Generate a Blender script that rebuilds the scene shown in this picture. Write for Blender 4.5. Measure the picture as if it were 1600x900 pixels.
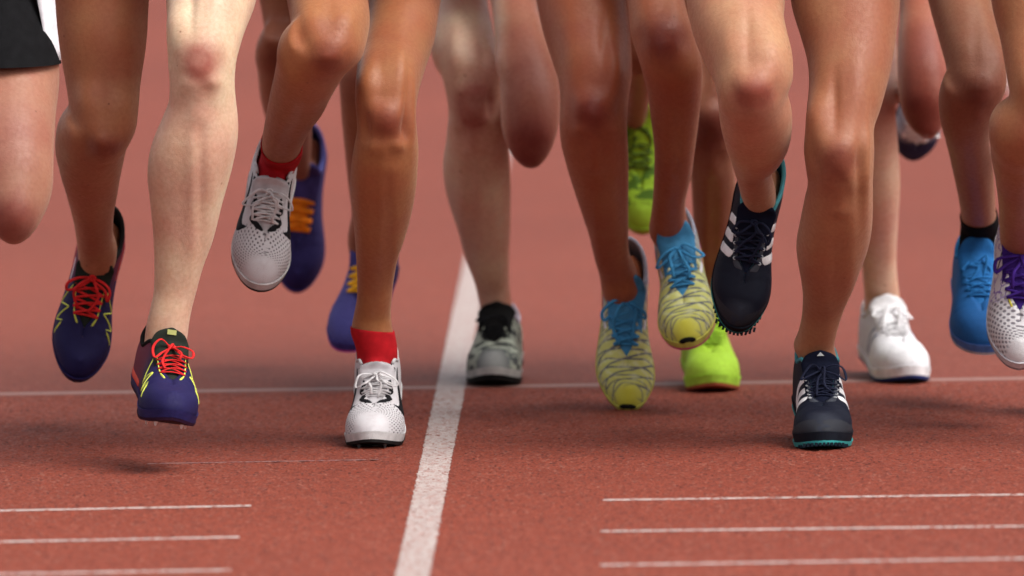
import bpy, bmesh, math, random
import numpy as np
from mathutils import Matrix, Vector

rng = np.random.default_rng(7)
random.seed(7)
S = bpy.context.scene
for o in list(bpy.data.objects):
    bpy.data.objects.remove(o)

# ------------------------------------------------------------------ camera
CAM_H, LENS, PITCH, ROLL = 1.52, 400.0, math.radians(4.18), math.radians(-0.82)
FPX = 1600 * LENS / 36.0
cd = bpy.data.cameras.new("camera"); cam = bpy.data.objects.new("camera", cd)
S.collection.objects.link(cam); S.camera = cam
cd.lens = LENS; cd.sensor_width = 36.0; cd.clip_start = 0.5; cd.clip_end = 2000
MW = Matrix.Translation((0, 0, CAM_H)) @ Matrix.Rotation(math.radians(90) - PITCH, 4, 'X') @ Matrix.Rotation(ROLL, 4, 'Z')
cam.matrix_world = MW
cd.dof.use_dof = True; cd.dof.focus_distance = 17.35; cd.dof.aperture_fstop = 4.6; cd.dof.aperture_blades = 0
CR = np.array(MW.to_3x3()); CO = np.array(MW.translation)

# ------------------------------------------------------------------ world, sun, exposure
SUN_EL, SUN_AZ = 58.0, 122.0     # azimuth: degrees clockwise from +Y, where the light comes from
w = bpy.data.worlds.new("World"); S.world = w; w.use_nodes = True
nt = w.node_tree; bg = nt.nodes["Background"]
sky = nt.nodes.new("ShaderNodeTexSky"); sky.sky_type = 'NISHITA'; sky.sun_disc = False
sky.sun_elevation = math.radians(SUN_EL); sky.sun_rotation = math.radians(SUN_AZ)
sky.air_density = 1.2; sky.dust_density = 6.0; sky.ozone_density = 1.0
hs = nt.nodes.new("ShaderNodeHueSaturation"); hs.inputs['Saturation'].default_value = 0.25   # overcast: the cloud takes the blue out
nt.links.new(sky.outputs[0], hs.inputs['Color']); nt.links.new(hs.outputs[0], bg.inputs[0])
bg.inputs[1].default_value = 0.135
sd = bpy.data.lights.new("sun", 'SUN'); sd.energy = 1.45; sd.angle = math.radians(45); sd.color = (1, .95, .88)
so = bpy.data.objects.new("sun", sd); S.collection.objects.link(so)
el, az = math.radians(SUN_EL), math.radians(SUN_AZ)
so.rotation_euler = Vector((math.sin(az) * math.cos(el), math.cos(az) * math.cos(el), math.sin(el))).to_track_quat('Z', 'Y').to_euler()
so.location = (0, 0, 30)
vs = S.view_settings; vs.view_transform = 'Standard'; vs.look = 'None'; vs.gamma = 1; vs.exposure = 0.66
vs.use_curve_mapping = False

# ------------------------------------------------------------------ projection helpers
def ray(px, py):
    d = np.array([(px - 800) / FPX, -(py - 450) / FPX, -1.0])
    return CR @ d
def P(px, py, Y):
    """the world point seen at pixel (px, py) at depth Y"""
    d = ray(px, py); return CO + d * ((Y - CO[1]) / d[1])
def ground(px, py):
    d = ray(px, py); return CO + d * (-CO[2] / d[2])
def proj(V):
    L = (np.asarray(V) - CO) @ CR
    return np.stack([800 - L[..., 0] / L[..., 2] * FPX, 450 + L[..., 1] / L[..., 2] * FPX], -1)
def ppm(Y): return FPX / Y

# ------------------------------------------------------------------ mesh helpers
def link(o, parent=None):
    S.collection.objects.link(o)
    if parent: o.parent = parent
    return o
def mesh_obj(name, V, F, mat, parent=None, smooth=True, recalc=True, sharp=None):
    me = bpy.data.meshes.new(name)
    me.from_pydata([tuple(map(float, v)) for v in V], [], [tuple(map(int, f)) for f in F])
    if recalc:
        bm = bmesh.new(); bm.from_mesh(me); bmesh.ops.recalc_face_normals(bm, faces=bm.faces); bm.to_mesh(me); bm.free()
    if smooth: me.polygons.foreach_set("use_smooth", [True] * len(me.polygons))
    if sharp: me.set_sharp_from_angle(angle=math.radians(sharp))
    if mat: me.materials.append(mat)
    me.update()
    return link(bpy.data.objects.new(name, me), parent)
def tag(o, label, cat, group=None, kind=None):
    o["label"] = label; o["category"] = cat
    if group: o["group"] = group
    if kind: o["kind"] = kind
    return o
def grid_faces(n, m, closed=False, off=0, flip=False):
    F = []
    for i in range(n - 1):
        for j in range(m if closed else m - 1):
            a = off + i * m + j; b = off + i * m + (j + 1) % m
            c = b + m; d = a + m
            F.append((a, b, c, d) if not flip else (d, c, b, a))
    return F
def hermite(xs, ys, x):
    """cubic through the stations without overshoot surprises"""
    xs = np.asarray(xs, float); ys = np.asarray(ys, float); x = np.clip(x, xs[0], xs[-1])
    h = np.diff(xs); dl = (np.diff(ys, axis=0).T / h).T
    m = np.zeros_like(ys); m[0] = dl[0]; m[-1] = dl[-1]
    if len(xs) > 2:
        wl = h[1:] / (h[1:] + h[:-1])
        m[1:-1] = (dl[:-1].T * wl + dl[1:].T * (1 - wl)).T
    i = np.clip(np.searchsorted(xs, x) - 1, 0, len(xs) - 2)
    t = (x - xs[i]) / h[i]
    def e(a): return a if ys.ndim == 1 else a[:, None]
    t2, t3 = t * t, t ** 3
    return e(2*t3-3*t2+1)*ys[i] + e((t3-2*t2+t)*h[i])*m[i] + e(-2*t3+3*t2)*ys[i+1] + e((t3-t2)*h[i])*m[i+1]
def tube(path, r, n=8, flat=1.0, closed=False):
    path = np.asarray(path, float); k = len(path)
    V = []
    up = np.array([0, 0, 1.0])
    for i in range(k):
        t = path[(i + 1) % k] - path[i - 1] if closed else path[min(i + 1, k - 1)] - path[max(i - 1, 0)]
        t = t / (np.linalg.norm(t) + 1e-9)
        a = np.cross(t, up)
        if np.linalg.norm(a) < 1e-3: a = np.cross(t, [1.0, 0, 0])
        a /= np.linalg.norm(a); b = np.cross(a, t)
        for j in range(n):
            th = 2 * math.pi * j / n
            rr = r if np.isscalar(r) else r[i]
            V.append(path[i] + rr * (math.cos(th) * a + flat * math.sin(th) * b))
    F = grid_faces(k, n, True)
    if closed:
        F += [((k-1)*n+j, (k-1)*n+(j+1) % n, (j+1) % n, j) for j in range(n)]
    else:
        F += [tuple(range(n))[::-1], tuple(range((k-1)*n, k*n))]
    return V, F
class Acc:
    def __init__(s): s.V = []; s.F = []
    def add(s, V, F):
        o = len(s.V); s.V += [np.asarray(v, float) for v in V]; s.F += [tuple(i + o for i in f) for f in F]
        return s

# ------------------------------------------------------------------ material helpers
def N(nt, typ, **kw):
    n = nt.nodes.new(typ)
    for k, v in kw.items(): setattr(n, k, v)
    return n
def principled(name, col, rough=.6, spec=.4):
    m = bpy.data.materials.new(name); m.use_nodes = True
    b = m.node_tree.nodes["Principled BSDF"]
    b.inputs['Base Color'].default_value = (*col, 1); b.inputs['Roughness'].default_value = rough
    b.inputs['Specular IOR Level'].default_value = spec
    return m, m.node_tree, b
def ramp(nt, stops, fac, interp='LINEAR'):
    r = N(nt, 'ShaderNodeValToRGB'); r.color_ramp.interpolation = interp
    e = r.color_ramp.elements
    while len(e) < len(stops): e.new(.5)
    for i, (p, c) in enumerate(stops):
        e[i].position = p; e[i].color = (*c, 1) if not np.isscalar(c) else (c, c, c, 1)
    nt.links.new(fac, r.inputs[0]); return r.outputs[0]
def mix(nt, fac, a, b, typ='MIX'):
    n = N(nt, 'ShaderNodeMix', data_type='RGBA', blend_type=typ)
    for sock, v in ((n.inputs[0], fac), (n.inputs[6], a), (n.inputs[7], b)):
        if hasattr(v, 'is_output'): nt.links.new(v, sock)
        elif np.isscalar(v): sock.default_value = v
        else: sock.default_value = (*v, 1)
    return n.outputs[2]
def noise(nt, vec, scale, detail=2, rough=.5):
    n = N(nt, 'ShaderNodeTexNoise'); n.inputs['Scale'].default_value = scale
    n.inputs['Detail'].default_value = detail; n.inputs['Roughness'].default_value = rough
    if vec: nt.links.new(vec, n.inputs['Vector'])
    return n.outputs['Fac']
def bump(nt, b, h, strength, dist):
    n = N(nt, 'ShaderNodeBump'); n.inputs['Strength'].default_value = strength; n.inputs['Distance'].default_value = dist
    nt.links.new(h, n.inputs['Height']); nt.links.new(n.outputs[0], b.inputs['Normal'])
def mathn(nt, op, a, b=None, clamp=False):
    n = N(nt, 'ShaderNodeMath', operation=op, use_clamp=clamp)
    for s_, v in ((n.inputs[0], a), (n.inputs[1], b)):
        if v is None: continue
        if hasattr(v, 'is_output'): nt.links.new(v, s_)
        else: s_.default_value = v
    return n.outputs[0]

_fab = {}
def fabric(col, rough=.75, scale=900, name='fabric'):
    key = (tuple(col), rough, scale)
    if key in _fab: return _fab[key]
    m, nt, b = principled(name, col, rough, .16 if max(col) > .03 else .04)
    g = N(nt, 'ShaderNodeNewGeometry'); tc = N(nt, 'ShaderNodeTexCoord')
    n1 = noise(nt, tc.outputs['Object'], 60, 3); n2 = noise(nt, tc.outputs['Object'], scale, 2)
    c = mix(nt, ramp(nt, [(.3, 0.), (.7, 1.)], n1), [x * .78 for x in col], [min(1, x * 1.12) for x in col])
    nt.links.new(c, b.inputs['Base Color']); bump(nt, b, n2, .35, .0012)
    _fab[key] = m; return m

def skin_mat(col, col2):
    """skin, with shade painted per leg and the blush of the knees as vertex attributes"""
    m, nt, b = principled('skin', col, .5, .30)
    tc = N(nt, 'ShaderNodeTexCoord'); P_ = tc.outputs['Object']
    ar = N(nt, 'ShaderNodeAttribute', attribute_name='blush'); at = N(nt, 'ShaderNodeAttribute', attribute_name='tan')
    mo = noise(nt, P_, 22, 4, .6); fine = noise(nt, P_, 160, 3, .6); pore = noise(nt, P_, 700, 2)
    c = mix(nt, at.outputs['Fac'], col, col2)  # second skin colour stands in for the leg in shade
    lo = noise(nt, P_, 8, 3, .55)
    c = mix(nt, ramp(nt, [(.35, 0.), (.65, 1.)], lo), mix(nt, 1.0, c, (1.0, 1.08, .98), 'MULTIPLY'), mix(nt, 1.0, c, (.90, .76, .74), 'MULTIPLY'))
    c = mix(nt, ramp(nt, [(.35, 0.), (.68, .42)], mo), c, (.62, .74, .78), 'MULTIPLY') if False else \
        mix(nt, ramp(nt, [(.38, 0.), (.72, .6)], mo), c, mix(nt, 1.0, c, (.94, .72, .66), 'MULTIPLY'))
    c = mix(nt, ramp(nt, [(.35, .0), (.72, .7)], fine), c, mix(nt, 1.0, c, (.80, .72, .68), 'MULTIPLY'))
    vor = N(nt, 'ShaderNodeTexVoronoi'); vor.inputs['Scale'].default_value = 26
    nt.links.new(P_, vor.inputs['Vector'])
    mole = ramp(nt, [(.0, .75), (.035, .75), (.06, 0.)], vor.outputs['Distance'])
    c = mix(nt, mole, c, mix(nt, 1.0, c, (.42, .28, .24), 'MULTIPLY'))
    bl = mathn(nt, 'MULTIPLY', ar.outputs['Fac'], ramp(nt, [(.25, .8), (.6, 1.)], mo))
    c = mix(nt, bl, c, mix(nt, 1.0, c, (.52, .24, .25), 'MULTIPLY'))
    nt.links.new(c, b.inputs['Base Color'])
    b.inputs['Subsurface Weight'].default_value = .22
    b.inputs['Sheen Weight'].default_value = .16; b.inputs['Sheen Roughness'].default_value = .6; b.inputs['Sheen Tint'].default_value = (1, .80, .66, 1)   # fine downy hair
    b.inputs['Subsurface Radius'].default_value = (1.0, .35, .2); b.inputs['Subsurface Scale'].default_value = .006
    nt.links.new(ramp(nt, [(.3, .38), (.7, .56)], fine), b.inputs['Roughness'])
    hh = mathn(nt, 'ADD', mathn(nt, 'MULTIPLY', fine, .6), mathn(nt, 'MULTIPLY', pore, .4))
    bump(nt, b, hh, .5, .0015)
    return m

# ------------------------------------------------------------------ the track
GX0, GX1, GY0, GY1, GC = -1.02, 1.02, 15.25, 18.55, .0042
nx = int((GX1 - GX0) / GC) + 1; ny = int((GY1 - GY0) / GC) + 1
hz = rng.random((ny, nx)) ** 1.5 * .0030                      # rubber granules
hz += (rng.random((ny, nx)) > .94) * -.0022                  # pits
k = np.array([.22, .56, .22]); hz = .5 * hz + .5 * np.apply_along_axis(lambda a: np.convolve(a, k, 'same'), 1, hz)
ed = np.minimum(np.minimum(np.arange(ny), ny - 1 - np.arange(ny))[:, None], np.minimum(np.arange(nx), nx - 1 - np.arange(nx))[None, :])
hz *= np.clip(ed / 8.0, 0, 1)
hz -= .0018 * np.clip(ed / 8.0, 0, 1)
def hsample(x, y):
    fx = np.clip((x - GX0) / GC, 0, nx - 1.001); fy = np.clip((y - GY0) / GC, 0, ny - 1.001)
    i = fy.astype(int); j = fx.astype(int); u = fx - j; v = fy - i
    r = hz[i, j]*(1-u)*(1-v) + hz[i, j+1]*u*(1-v) + hz[i+1, j]*(1-u)*v + hz[i+1, j+1]*u*v
    ins = (x > GX0) & (x < GX1) & (y > GY0) & (y < GY1)
    return np.where(ins, r, 0)

def track_mat():
    m, nt, b = principled('track_rubber', (.3, .08, .06), .70, .32)
    g = N(nt, 'ShaderNodeNewGeometry'); P_ = g.outputs['Position']
    big = noise(nt, P_, 1.3, 4, .6); mid = noise(nt, P_, 14, 4, .65); gr = noise(nt, P_, 260, 2, .6)
    vor = N(nt, 'ShaderNodeTexVoronoi'); vor.inputs['Scale'].default_value = 230; nt.links.new(P_, vor.inputs['Vector'])
    c = mix(nt, ramp(nt, [(.3, 0.), (.7, 1.)], gr), (.116, .0185, .0088), (.280, .056, .0285))
    c = mix(nt, ramp(nt, [(.3, 0.), (.75, .55)], mid), c, mix(nt, 1.0, c, (.80, .74, .74), 'MULTIPLY'))
    c = mix(nt, ramp(nt, [(.3, 0.), (.7, .5)], big), c, mix(nt, 1.0, c, (1.16, 1.15, 1.16), 'MULTIPLY'))
    sp = N(nt, 'ShaderNodeSeparateColor'); nt.links.new(vor.outputs['Color'], sp.inputs[0])
    c = mix(nt, ramp(nt, [(.0, 0.), (.86, 0.), (.93, .7)], sp.outputs[0]), c, (.05, .010, .008))
    c = mix(nt, ramp(nt, [(.0, .45), (.05, .4), (.09, 0.)], sp.outputs[1]), c, (.34, .15, .11))
    mpb = N(nt, 'ShaderNodeMapping'); mpb.inputs['Scale'].default_value = (.02, .55, 1); nt.links.new(P_, mpb.inputs[0])
    c = mix(nt, ramp(nt, [(.35, 0.), (.65, .6)], noise(nt, mpb.outputs[0], 1.0, 3)), c, mix(nt, 1.0, c, (.80, .76, .76), 'MULTIPLY'))   # laid in strips
    nt.links.new(c, b.inputs['Base Color'])
    bump(nt, b, gr, .5, .004)
    return m
TRACK = track_mat()
xs = GX0 + np.arange(nx) * GC; ys = GY0 + np.arange(ny) * GC
XX, YY = np.meshgrid(xs, ys)
V = np.stack([XX, YY, hz], -1).reshape(-1, 3)
idx = np.arange(nx * ny).reshape(ny, nx)
Q = np.stack([idx[:-1, :-1], idx[:-1, 1:], idx[1:, 1:], idx[1:, :-1]], -1).reshape(-1, 4)
# the wide plain sheet round the fine middle, sharing its edge
BX, BY0, BY1 = 160.0, -60.0, 420.0
ob = len(V)
V = np.vstack([V, [(-BX, BY0, 0), (BX, BY0, 0), (BX, BY1, 0), (-BX, BY1, 0)]])
c00, c10, c11, c01 = idx[0, 0], idx[0, -1], idx[-1, -1], idx[-1, 0]
e0 = list(map(int, idx[0, :])); e1 = list(map(int, idx[:, -1])); e2 = list(map(int, idx[-1, ::-1])); e3 = list(map(int, idx[::-1, 0]))
me = bpy.data.meshes.new("track")
extra = [[ob, ob+1] + e0[::-1], [ob+1, ob+2] + e1[::-1], [ob+2, ob+3] + e2[::-1], [ob+3, ob] + e3[::-1]]
nl = Q.size + sum(map(len, extra)); nf = len(Q) + 4
me.vertices.add(len(V)); me.vertices.foreach_set("co", V.astype(np.float32).ravel())
me.loops.add(nl); me.loops.foreach_set("vertex_index", np.concatenate([Q.ravel()] + [np.array(e) for e in extra]).astype(np.int32))
me.polygons.add(nf)
starts = np.concatenate([np.arange(len(Q)) * 4, Q.size + np.cumsum([0] + [len(e) for e in extra[:-1]])])
me.polygons.foreach_set("loop_start", starts.astype(np.int32))
me.update(calc_edges=True); me.validate()
me.materials.append(TRACK)
tag(link(bpy.data.objects.new("track", me)), "red granulated rubber running track under all the runners", "track", kind="structure")

def paint_mat(col, wear, name):
    m, nt, b = principled(name, col, .6, .4)
    g = N(nt, 'ShaderNodeNewGeometry'); P_ = g.outputs['Position']
    gr = noise(nt, P_, 240, 2, .6); mid = noise(nt, P_, 30, 4, .65)
    vor = N(nt, 'ShaderNodeTexVoronoi'); vor.inputs['Scale'].default_value = 210; nt.links.new(P_, vor.inputs['Vector'])
    sp = N(nt, 'ShaderNodeSeparateColor'); nt.links.new(vor.outputs['Color'], sp.inputs[0])
    c = mix(nt, ramp(nt, [(.3, 0.), (.75, .5)], mid), col, [x * .78 for x in col])
    c = mix(nt, ramp(nt, [(.0, 0.), (1 - wear, 0.), (min(1, 1.04 - wear), .75)], sp.outputs[0]), c, (.30, .17, .15))
    nt.links.new(c, b.inputs['Base Color']); bump(nt, b, gr, .5, .003)
    return m
PAINT = paint_mat((.40, .335, .315), .36, 'line_paint')
PAINT2 = paint_mat((.54, .44, .41), .10, 'mark_paint')
PAINT3 = paint_mat((.27, .135, .11), .25, 'worn_paint')
PAINT_B = paint_mat((.15, .05, .06), .6, 'chalk_mark')
def line(name, A, B, width, mat, label, step=.006, ragged=0.0, lift=.0008, flatz=None):
    A = np.array(A[:2]); B = np.array(B[:2]); d = B - A; L = np.linalg.norm(d); d /= L; n = np.array([-d[1], d[0]])
    nl_ = max(2, int(L / step)); nw = max(2, int(width / .0055) + 1)
    V = []
    rag = [np.cumsum(rng.normal(0, 1, nl_)) for _ in range(2)]
    rag = [ragged * rng.normal(0, 1, nl_) for _ in range(2)]
    for i in range(nl_):
        p = A + d * L * i / (nl_ - 1)
        for j in range(nw):
            u = (j / (nw - 1) - .5) * width
            if j == 0: u += rag[0][i]
            if j == nw - 1: u += rag[1][i]
            q = p + n * u
            V.append((q[0], q[1], 0))
    V = np.array(V); V[:, 2] = hsample(V[:, 0], V[:, 1]) + lift
    if flatz is not None: V[:, 2] = flatz
    o = mesh_obj(name, V, grid_faces(nl_, nw, flip=True), mat, smooth=False, recalc=False)
    return tag(o, label, "track line", "lines painted on the track", "structure")
# lane line, running away from the camera
a = (ground(617, 895) + ground(674, 895)) / 2; bq = (ground(671, 650) + ground(719.5, 650)) / 2
d = (bq - a) / np.linalg.norm(bq - a)
line("lane_line", a - d * 2.2, a + d * 7.0, .047, PAINT, "broad white lane line running away between the runners", .006, .0009)
line("lane_line", a + d * 7.0, a + d * 120.0, .047, PAINT, "broad white lane line far behind the runners", .5)
for off, lb in ((-1.22, "white lane line left of the whole pack"), (1.22, "white lane line right of the whole pack")):
    n = np.array([d[1], -d[0], 0]) * off
    line("lane_line", a + n - d * 2.2, a + n + d * 120, .05, PAINT, lb, .5)
def xline(p, q, ext0, ext1, w_, mat, lb, rg=.0006):
    A = ground(*p); B = ground(*q); e = (B - A) / np.linalg.norm(B - A)
    line("cross_mark", A - e * ext0, B + e * ext1, w_, mat, lb, .005, rg, .0013, .0001)
sl = .0158
xline((0, 797.8), (392, 790), .5, 0, .022, PAINT2, "thin white mark at lower left, the one farthest from the bottom edge")
xline((0, 846.5), (374, 839), .5, 0, .022, PAINT2, "thin white mark at lower left, middle of the three")
xline((0, 896.8), (361, 890.5), .5, 0, .022, PAINT2, "thin white mark at lower left, nearest the bottom edge")
xline((942, 781.2), (1600, 772.5), 0, .5, .022, PAINT2, "thin white mark at lower right, the one farthest from the bottom edge")
xline((938, 830), (1600, 822), 0, .5, .022, PAINT2, "thin white mark at lower right, middle of the three")
xline((938, 883), (1600, 872.5), 0, .5, .022, PAINT2, "thin white mark at lower right, nearest the bottom edge")
xline((0, 615.5), (1600, 591), 1.2, 1.2, .050, PAINT3, "white line crossing the whole track behind the front runners")
xline((230, 724.5), (592, 718), 0, 0, .012, PAINT_B, "faint bluish chalk trace below the white shoe", .001)

# ------------------------------------------------------------------ shoes
L0 = .268
def sm(a, b, x): t = np.clip((x - a) / (b - a), 0, 1); return t * t * (3 - 2 * t)
class Last:
    """the shape of one shoe: a surface over s (heel 0 .. toe 1) and the arch angle"""
    def __init__(k, side, sole=.016, high=0.0, wide=1.0, spring=.012, flex=0.0):
        k.side, k.sole, k.high, k.wide, k.spring, k.flex = side, sole, high, wide, spring, flex
    def w(k, s, sd):
        s = np.asarray(s, float)
        b = hermite([0, .15, .35, .5, .66, .78, .9, 1], [.0345, .0365, .0355, .039, .0455, .0465, .044, .043], s.ravel()).reshape(s.shape) * k.wide
        b = b * np.where(sd * k.side > 0, 1.0, 1.03)
        h = np.sqrt(np.clip(1 - (np.clip(.13 - s, 0, 1) / .13) ** 2.2, 0, 1))
        t = np.clip(1 - (np.clip(s - .68, 0, 1) / .32) ** 2.2, 0, 1) ** .53
        return b * h * t
    def xc(k, s): return k.side * .009 * sm(.45, 1, np.asarray(s, float))
    def zb(k, s): return k.sole + .006 * (1 - sm(.1, .6, np.asarray(s, float))) + k.spring * np.clip((np.asarray(s, float) - .72) / .28, 0, 1) ** 2
    def h(k, s):
        s = np.asarray(s, float)
        base = hermite([0, .10, .2, .32, .42, .55, .68, .8, .9, 1], [.092, .077, .073, .093, .085, .067, .0525, .044, .037, .027], s.ravel()).reshape(s.shape)
        return base + k.high * (1 - sm(.25, .5, s))
    def amax(k, s):
        s = np.asarray(s, float)
        return np.radians(hermite([0, .1, .3, .37, .45, .58, .655, .69, .72, 1], [66, 55, 51, 55, 64, 73, 80, 87, 90, 90], s.ravel()).reshape(s.shape))
    def raw(k, s, al, sd):
        s = np.asarray(s, float); al = np.asarray(al, float)
        p = .42 + .42 * sm(.2, .42, s) - .20 * sm(.6, .85, s); q = .82
        c = np.clip(np.cos(al), 0, 1) ** p; sn = np.clip(np.sin(al), 0, 1) ** q
        x = k.xc(s) + sd * k.w(s, sd) * c * (1 + .05 * np.sin(2 * al))
        z = k.zb(s) + k.h(s) * sn
        y = s * L0 - .022 * sn ** 2 * sm(.80, 1, s) + .006 * np.sin(al * 1.6) * (1 - sm(0, .12, s)) * -1 + .004 * sn * (1 - sm(0, .1, s))
        return k.bend(np.stack(np.broadcast_arrays(x, y, z), -1))
    def bend(k, Pn):
        """flex of the forefoot: toes bent up by flex round the ball"""
        if not k.flex: return Pn
        Pn = np.array(Pn); y = Pn[..., 1]; y0 = .69 * L0; r = .030
        f = k.flex * np.clip((y - y0 + r) / (2 * r), 0, 1)
        # integrate the centre line
        t = np.clip((y - y0 + r) / (2 * r), 0, 1)
        yy = np.where(y < y0 - r, y, 0); 
        th = np.maximum(f, 1e-6)
        R = 2 * r / k.flex
        cy = np.where(y < y0 - r, y, y0 - r + R * np.sin(f) + np.clip(y - y0 - r, 0, 1) * math.cos(k.flex))
        cz = np.where(y < y0 - r, 0, R * (1 - np.cos(f)) + np.clip(y - y0 - r, 0, 1) * math.sin(k.flex))
        z = Pn[..., 2]
        Pn[..., 1] = cy - z * np.sin(f); Pn[..., 2] = cz + z * np.cos(f)
        return Pn
    def surf(k, s, al, sd, off=0.0):
        p = k.raw(s, al, sd)
        if np.all(off == 0): return p
        e = 1e-3
        s = np.asarray(s, float)
        ds = k.raw(np.minimum(s + e, 1), al, sd) - k.raw(np.maximum(s - e, 0), al, sd)
        da = k.raw(s, np.minimum(np.asarray(al) + e, math.pi / 2), sd) - k.raw(s, np.maximum(np.asarray(al) - e, 0), sd)
        n = np.cross(ds, da) * sd
        ln = np.linalg.norm(n, axis=-1, keepdims=True)
        n = n / np.maximum(ln, 1e-12)
        return p + n * np.asarray(off)[..., None]
    def arc(k, s): return .030 + .55 * k.h(s)

def sp_attr(o, arr):
    a = o.data.attributes.new("sp", 'FLOAT_VECTOR', 'POINT')
    a.data.foreach_set("vector", np.asarray(arr, np.float32).ravel())

def upper_mat(st):
    m, nt, b = principled('shoe_upper', (.5, .5, .5), st.get('rough', .65), .18)
    at = N(nt, 'ShaderNodeAttribute', attribute_name='sp'); sx = N(nt, 'ShaderNodeSeparateXYZ')
    nt.links.new(at.outputs['Vector'], sx.inputs[0])
    s_ = mathn(nt, 'DIVIDE', sx.outputs[0], 26.8); v_ = sx.outputs[1]
    c = ramp(nt, st['ramp'], s_)
    tc = N(nt, 'ShaderNodeTexCoord')
    fine = noise(nt, at.outputs['Vector'], 9, 2)
    hgt = fine
    if st.get('pattern') == 'perf':
        mp = N(nt, 'ShaderNodeMapping'); mp.inputs['Rotation'].default_value = (0, 0, math.radians(38)); mp.inputs['Scale'].default_value = (1.35, 1.75, 1)
        mp0 = N(nt, 'ShaderNodeMapping'); mp0.inputs['Scale'].default_value = (.8, 1.25, 1)
        nt.links.new(at.outputs['Vector'], mp0.inputs[0]); nt.links.new(mp0.outputs[0], mp.inputs[0])
        vo = N(nt, 'ShaderNodeTexVoronoi', distance='EUCLIDEAN'); vo.inputs['Scale'].default_value = 1.15; vo.inputs['Randomness'].default_value = .06
        nt.links.new(mp.outputs[0], vo.inputs['Vector'])
        hole = ramp(nt, [(.0, 1.), (.20, 1.), (.30, 0.)], vo.outputs['Distance'])
        reg = ramp(nt, [(.64, 0.), (.68, 1.), (.90, 1.), (.94, 0.)], s_)
        k = mathn(nt, 'MULTIPLY', hole, reg)
        c = mix(nt, k, c, (.10, .09, .10))
        c = mix(nt, mathn(nt, 'MULTIPLY', ramp(nt, [(.45, 0.), (.7, .5)], noise(nt, at.outputs['Vector'], .7, 4)), 1.0), c, (.55, .50, .52))
        hgt = mathn(nt, 'SUBTRACT', fine, mathn(nt, 'MULTIPLY', k, 2.0))
    elif st.get('pattern') == 'zebra':
        wv = N(nt, 'ShaderNodeTexWave', wave_type='BANDS', bands_direction='X'); wv.inputs['Scale'].default_value = .21
        wv.inputs['Distortion'].default_value = 2.4; wv.inputs['Detail'].default_value = 1.2; wv.inputs['Detail Scale'].default_value = 1.6
        nt.links.new(at.outputs['Vector'], wv.inputs['Vector'])
        mp = N(nt, 'ShaderNodeMapping'); mp.inputs['Rotation'].default_value = (0, 0, math.radians(24)); nt.links.new(at.outputs['Vector'], mp.inputs[0])
        w2 = N(nt, 'ShaderNodeTexWave', wave_type='BANDS', bands_direction='X'); w2.inputs['Scale'].default_value = .16
        w2.inputs['Distortion'].default_value = 2.2; nt.links.new(mp.outputs[0], w2.inputs['Vector'])
        mk = mathn(nt, 'MAXIMUM', ramp(nt, [(.0, 1.), (.05, 1.), (.12, 0.)], wv.outputs['Fac']), ramp(nt, [(.0, 1.), (.035, 1.), (.09, 0.)], w2.outputs['Fac']))
        mk = mathn(nt, 'MULTIPLY', mk, ramp(nt, [(.3, .6), (.45, 1.), (.93, 1.), (.985, 0.)], s_))
        c = mix(nt, mk, c, (.13, .14, .16))
        wh = ramp(nt, [(.5, 0.), (.62, .55)], noise(nt, at.outputs['Vector'], .9, 2))
        c = mix(nt, mathn(nt, 'MULTIPLY', wh, ramp(nt, [(.4, 1.), (.86, .8), (.98, 0.)], s_)), c, (.66, .68, .46))
    elif st.get('pattern') == 'net':
        mp = N(nt, 'ShaderNodeMapping'); mp.inputs['Rotation'].default_value = (0, 0, math.radians(45)); nt.links.new(at.outputs['Vector'], mp.inputs[0])
        vo = N(nt, 'ShaderNodeTexVoronoi'); vo.inputs['Scale'].default_value = 1.35; vo.inputs['Randomness'].default_value = .05
        nt.links.new(mp.outputs[0], vo.inputs['Vector'])
        hole = ramp(nt, [(.0, 1.), (.27, 1.), (.36, 0.)], vo.outputs['Distance'])
        k = mathn(nt, 'MULTIPLY', hole, ramp(nt, [(.60, 0.), (.66, 1.), (.95, 1.), (.97, 0.)], s_))
        c = mix(nt, k, c, (.24, .23, .26))
        sw = ramp(nt, [(.47, 0.), (.50, 1.), (.54, 1.), (.57, 0.)], noise(nt, at.outputs['Vector'], .8, 1))
        c = mix(nt, mathn(nt, 'MULTIPLY', sw, ramp(nt, [(.2, .9), (.62, .9), (.68, 0.)], s_)), c, (.22, .14, .48))
        hgt = mathn(nt, 'SUBTRACT', fine, mathn(nt, 'MULTIPLY', k, 2.0))
    elif st.get('pattern') == 'panel':
        pn = ramp(nt, [(.48, 0.), (.52, 1.)], noise(nt, at.outputs['Vector'], .6, 1))
        c = mix(nt, mathn(nt, 'MULTIPLY', pn, ramp(nt, [(.25, 1.), (.9, 1.), (.95, 0.)], s_)), c, st['pcol'])
    else:
        c = mix(nt, ramp(nt, [(.35, 0.), (.7, .35)], noise(nt, at.outputs['Vector'], 1.1, 4)), c, mix(nt, 1.0, c, (.55, .55, .6), 'MULTIPLY'))
    if st.get('guard'):
        gv = mathn(nt, 'SUBTRACT', mathn(nt, 'ABSOLUTE', v_), mathn(nt, 'MULTIPLY', ramp(nt, [(.80, 1.), (.98, .60)], s_), 4.9))
        c = mix(nt, mathn(nt, 'MULTIPLY', ramp(nt, [(.0, 0.), (.02, 1.)], gv), ramp(nt, [(.68, 0.), (.74, 1.)], s_)), c, st['guard'])
    if st.get('toe'):
        c = mix(nt, ramp(nt, [(.94, 0.), (1., .8)], s_), c, st['toe'])
    nt.links.new(c, b.inputs['Base Color']); bump(nt, b, hgt, .5, .0012)
    return m

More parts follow.
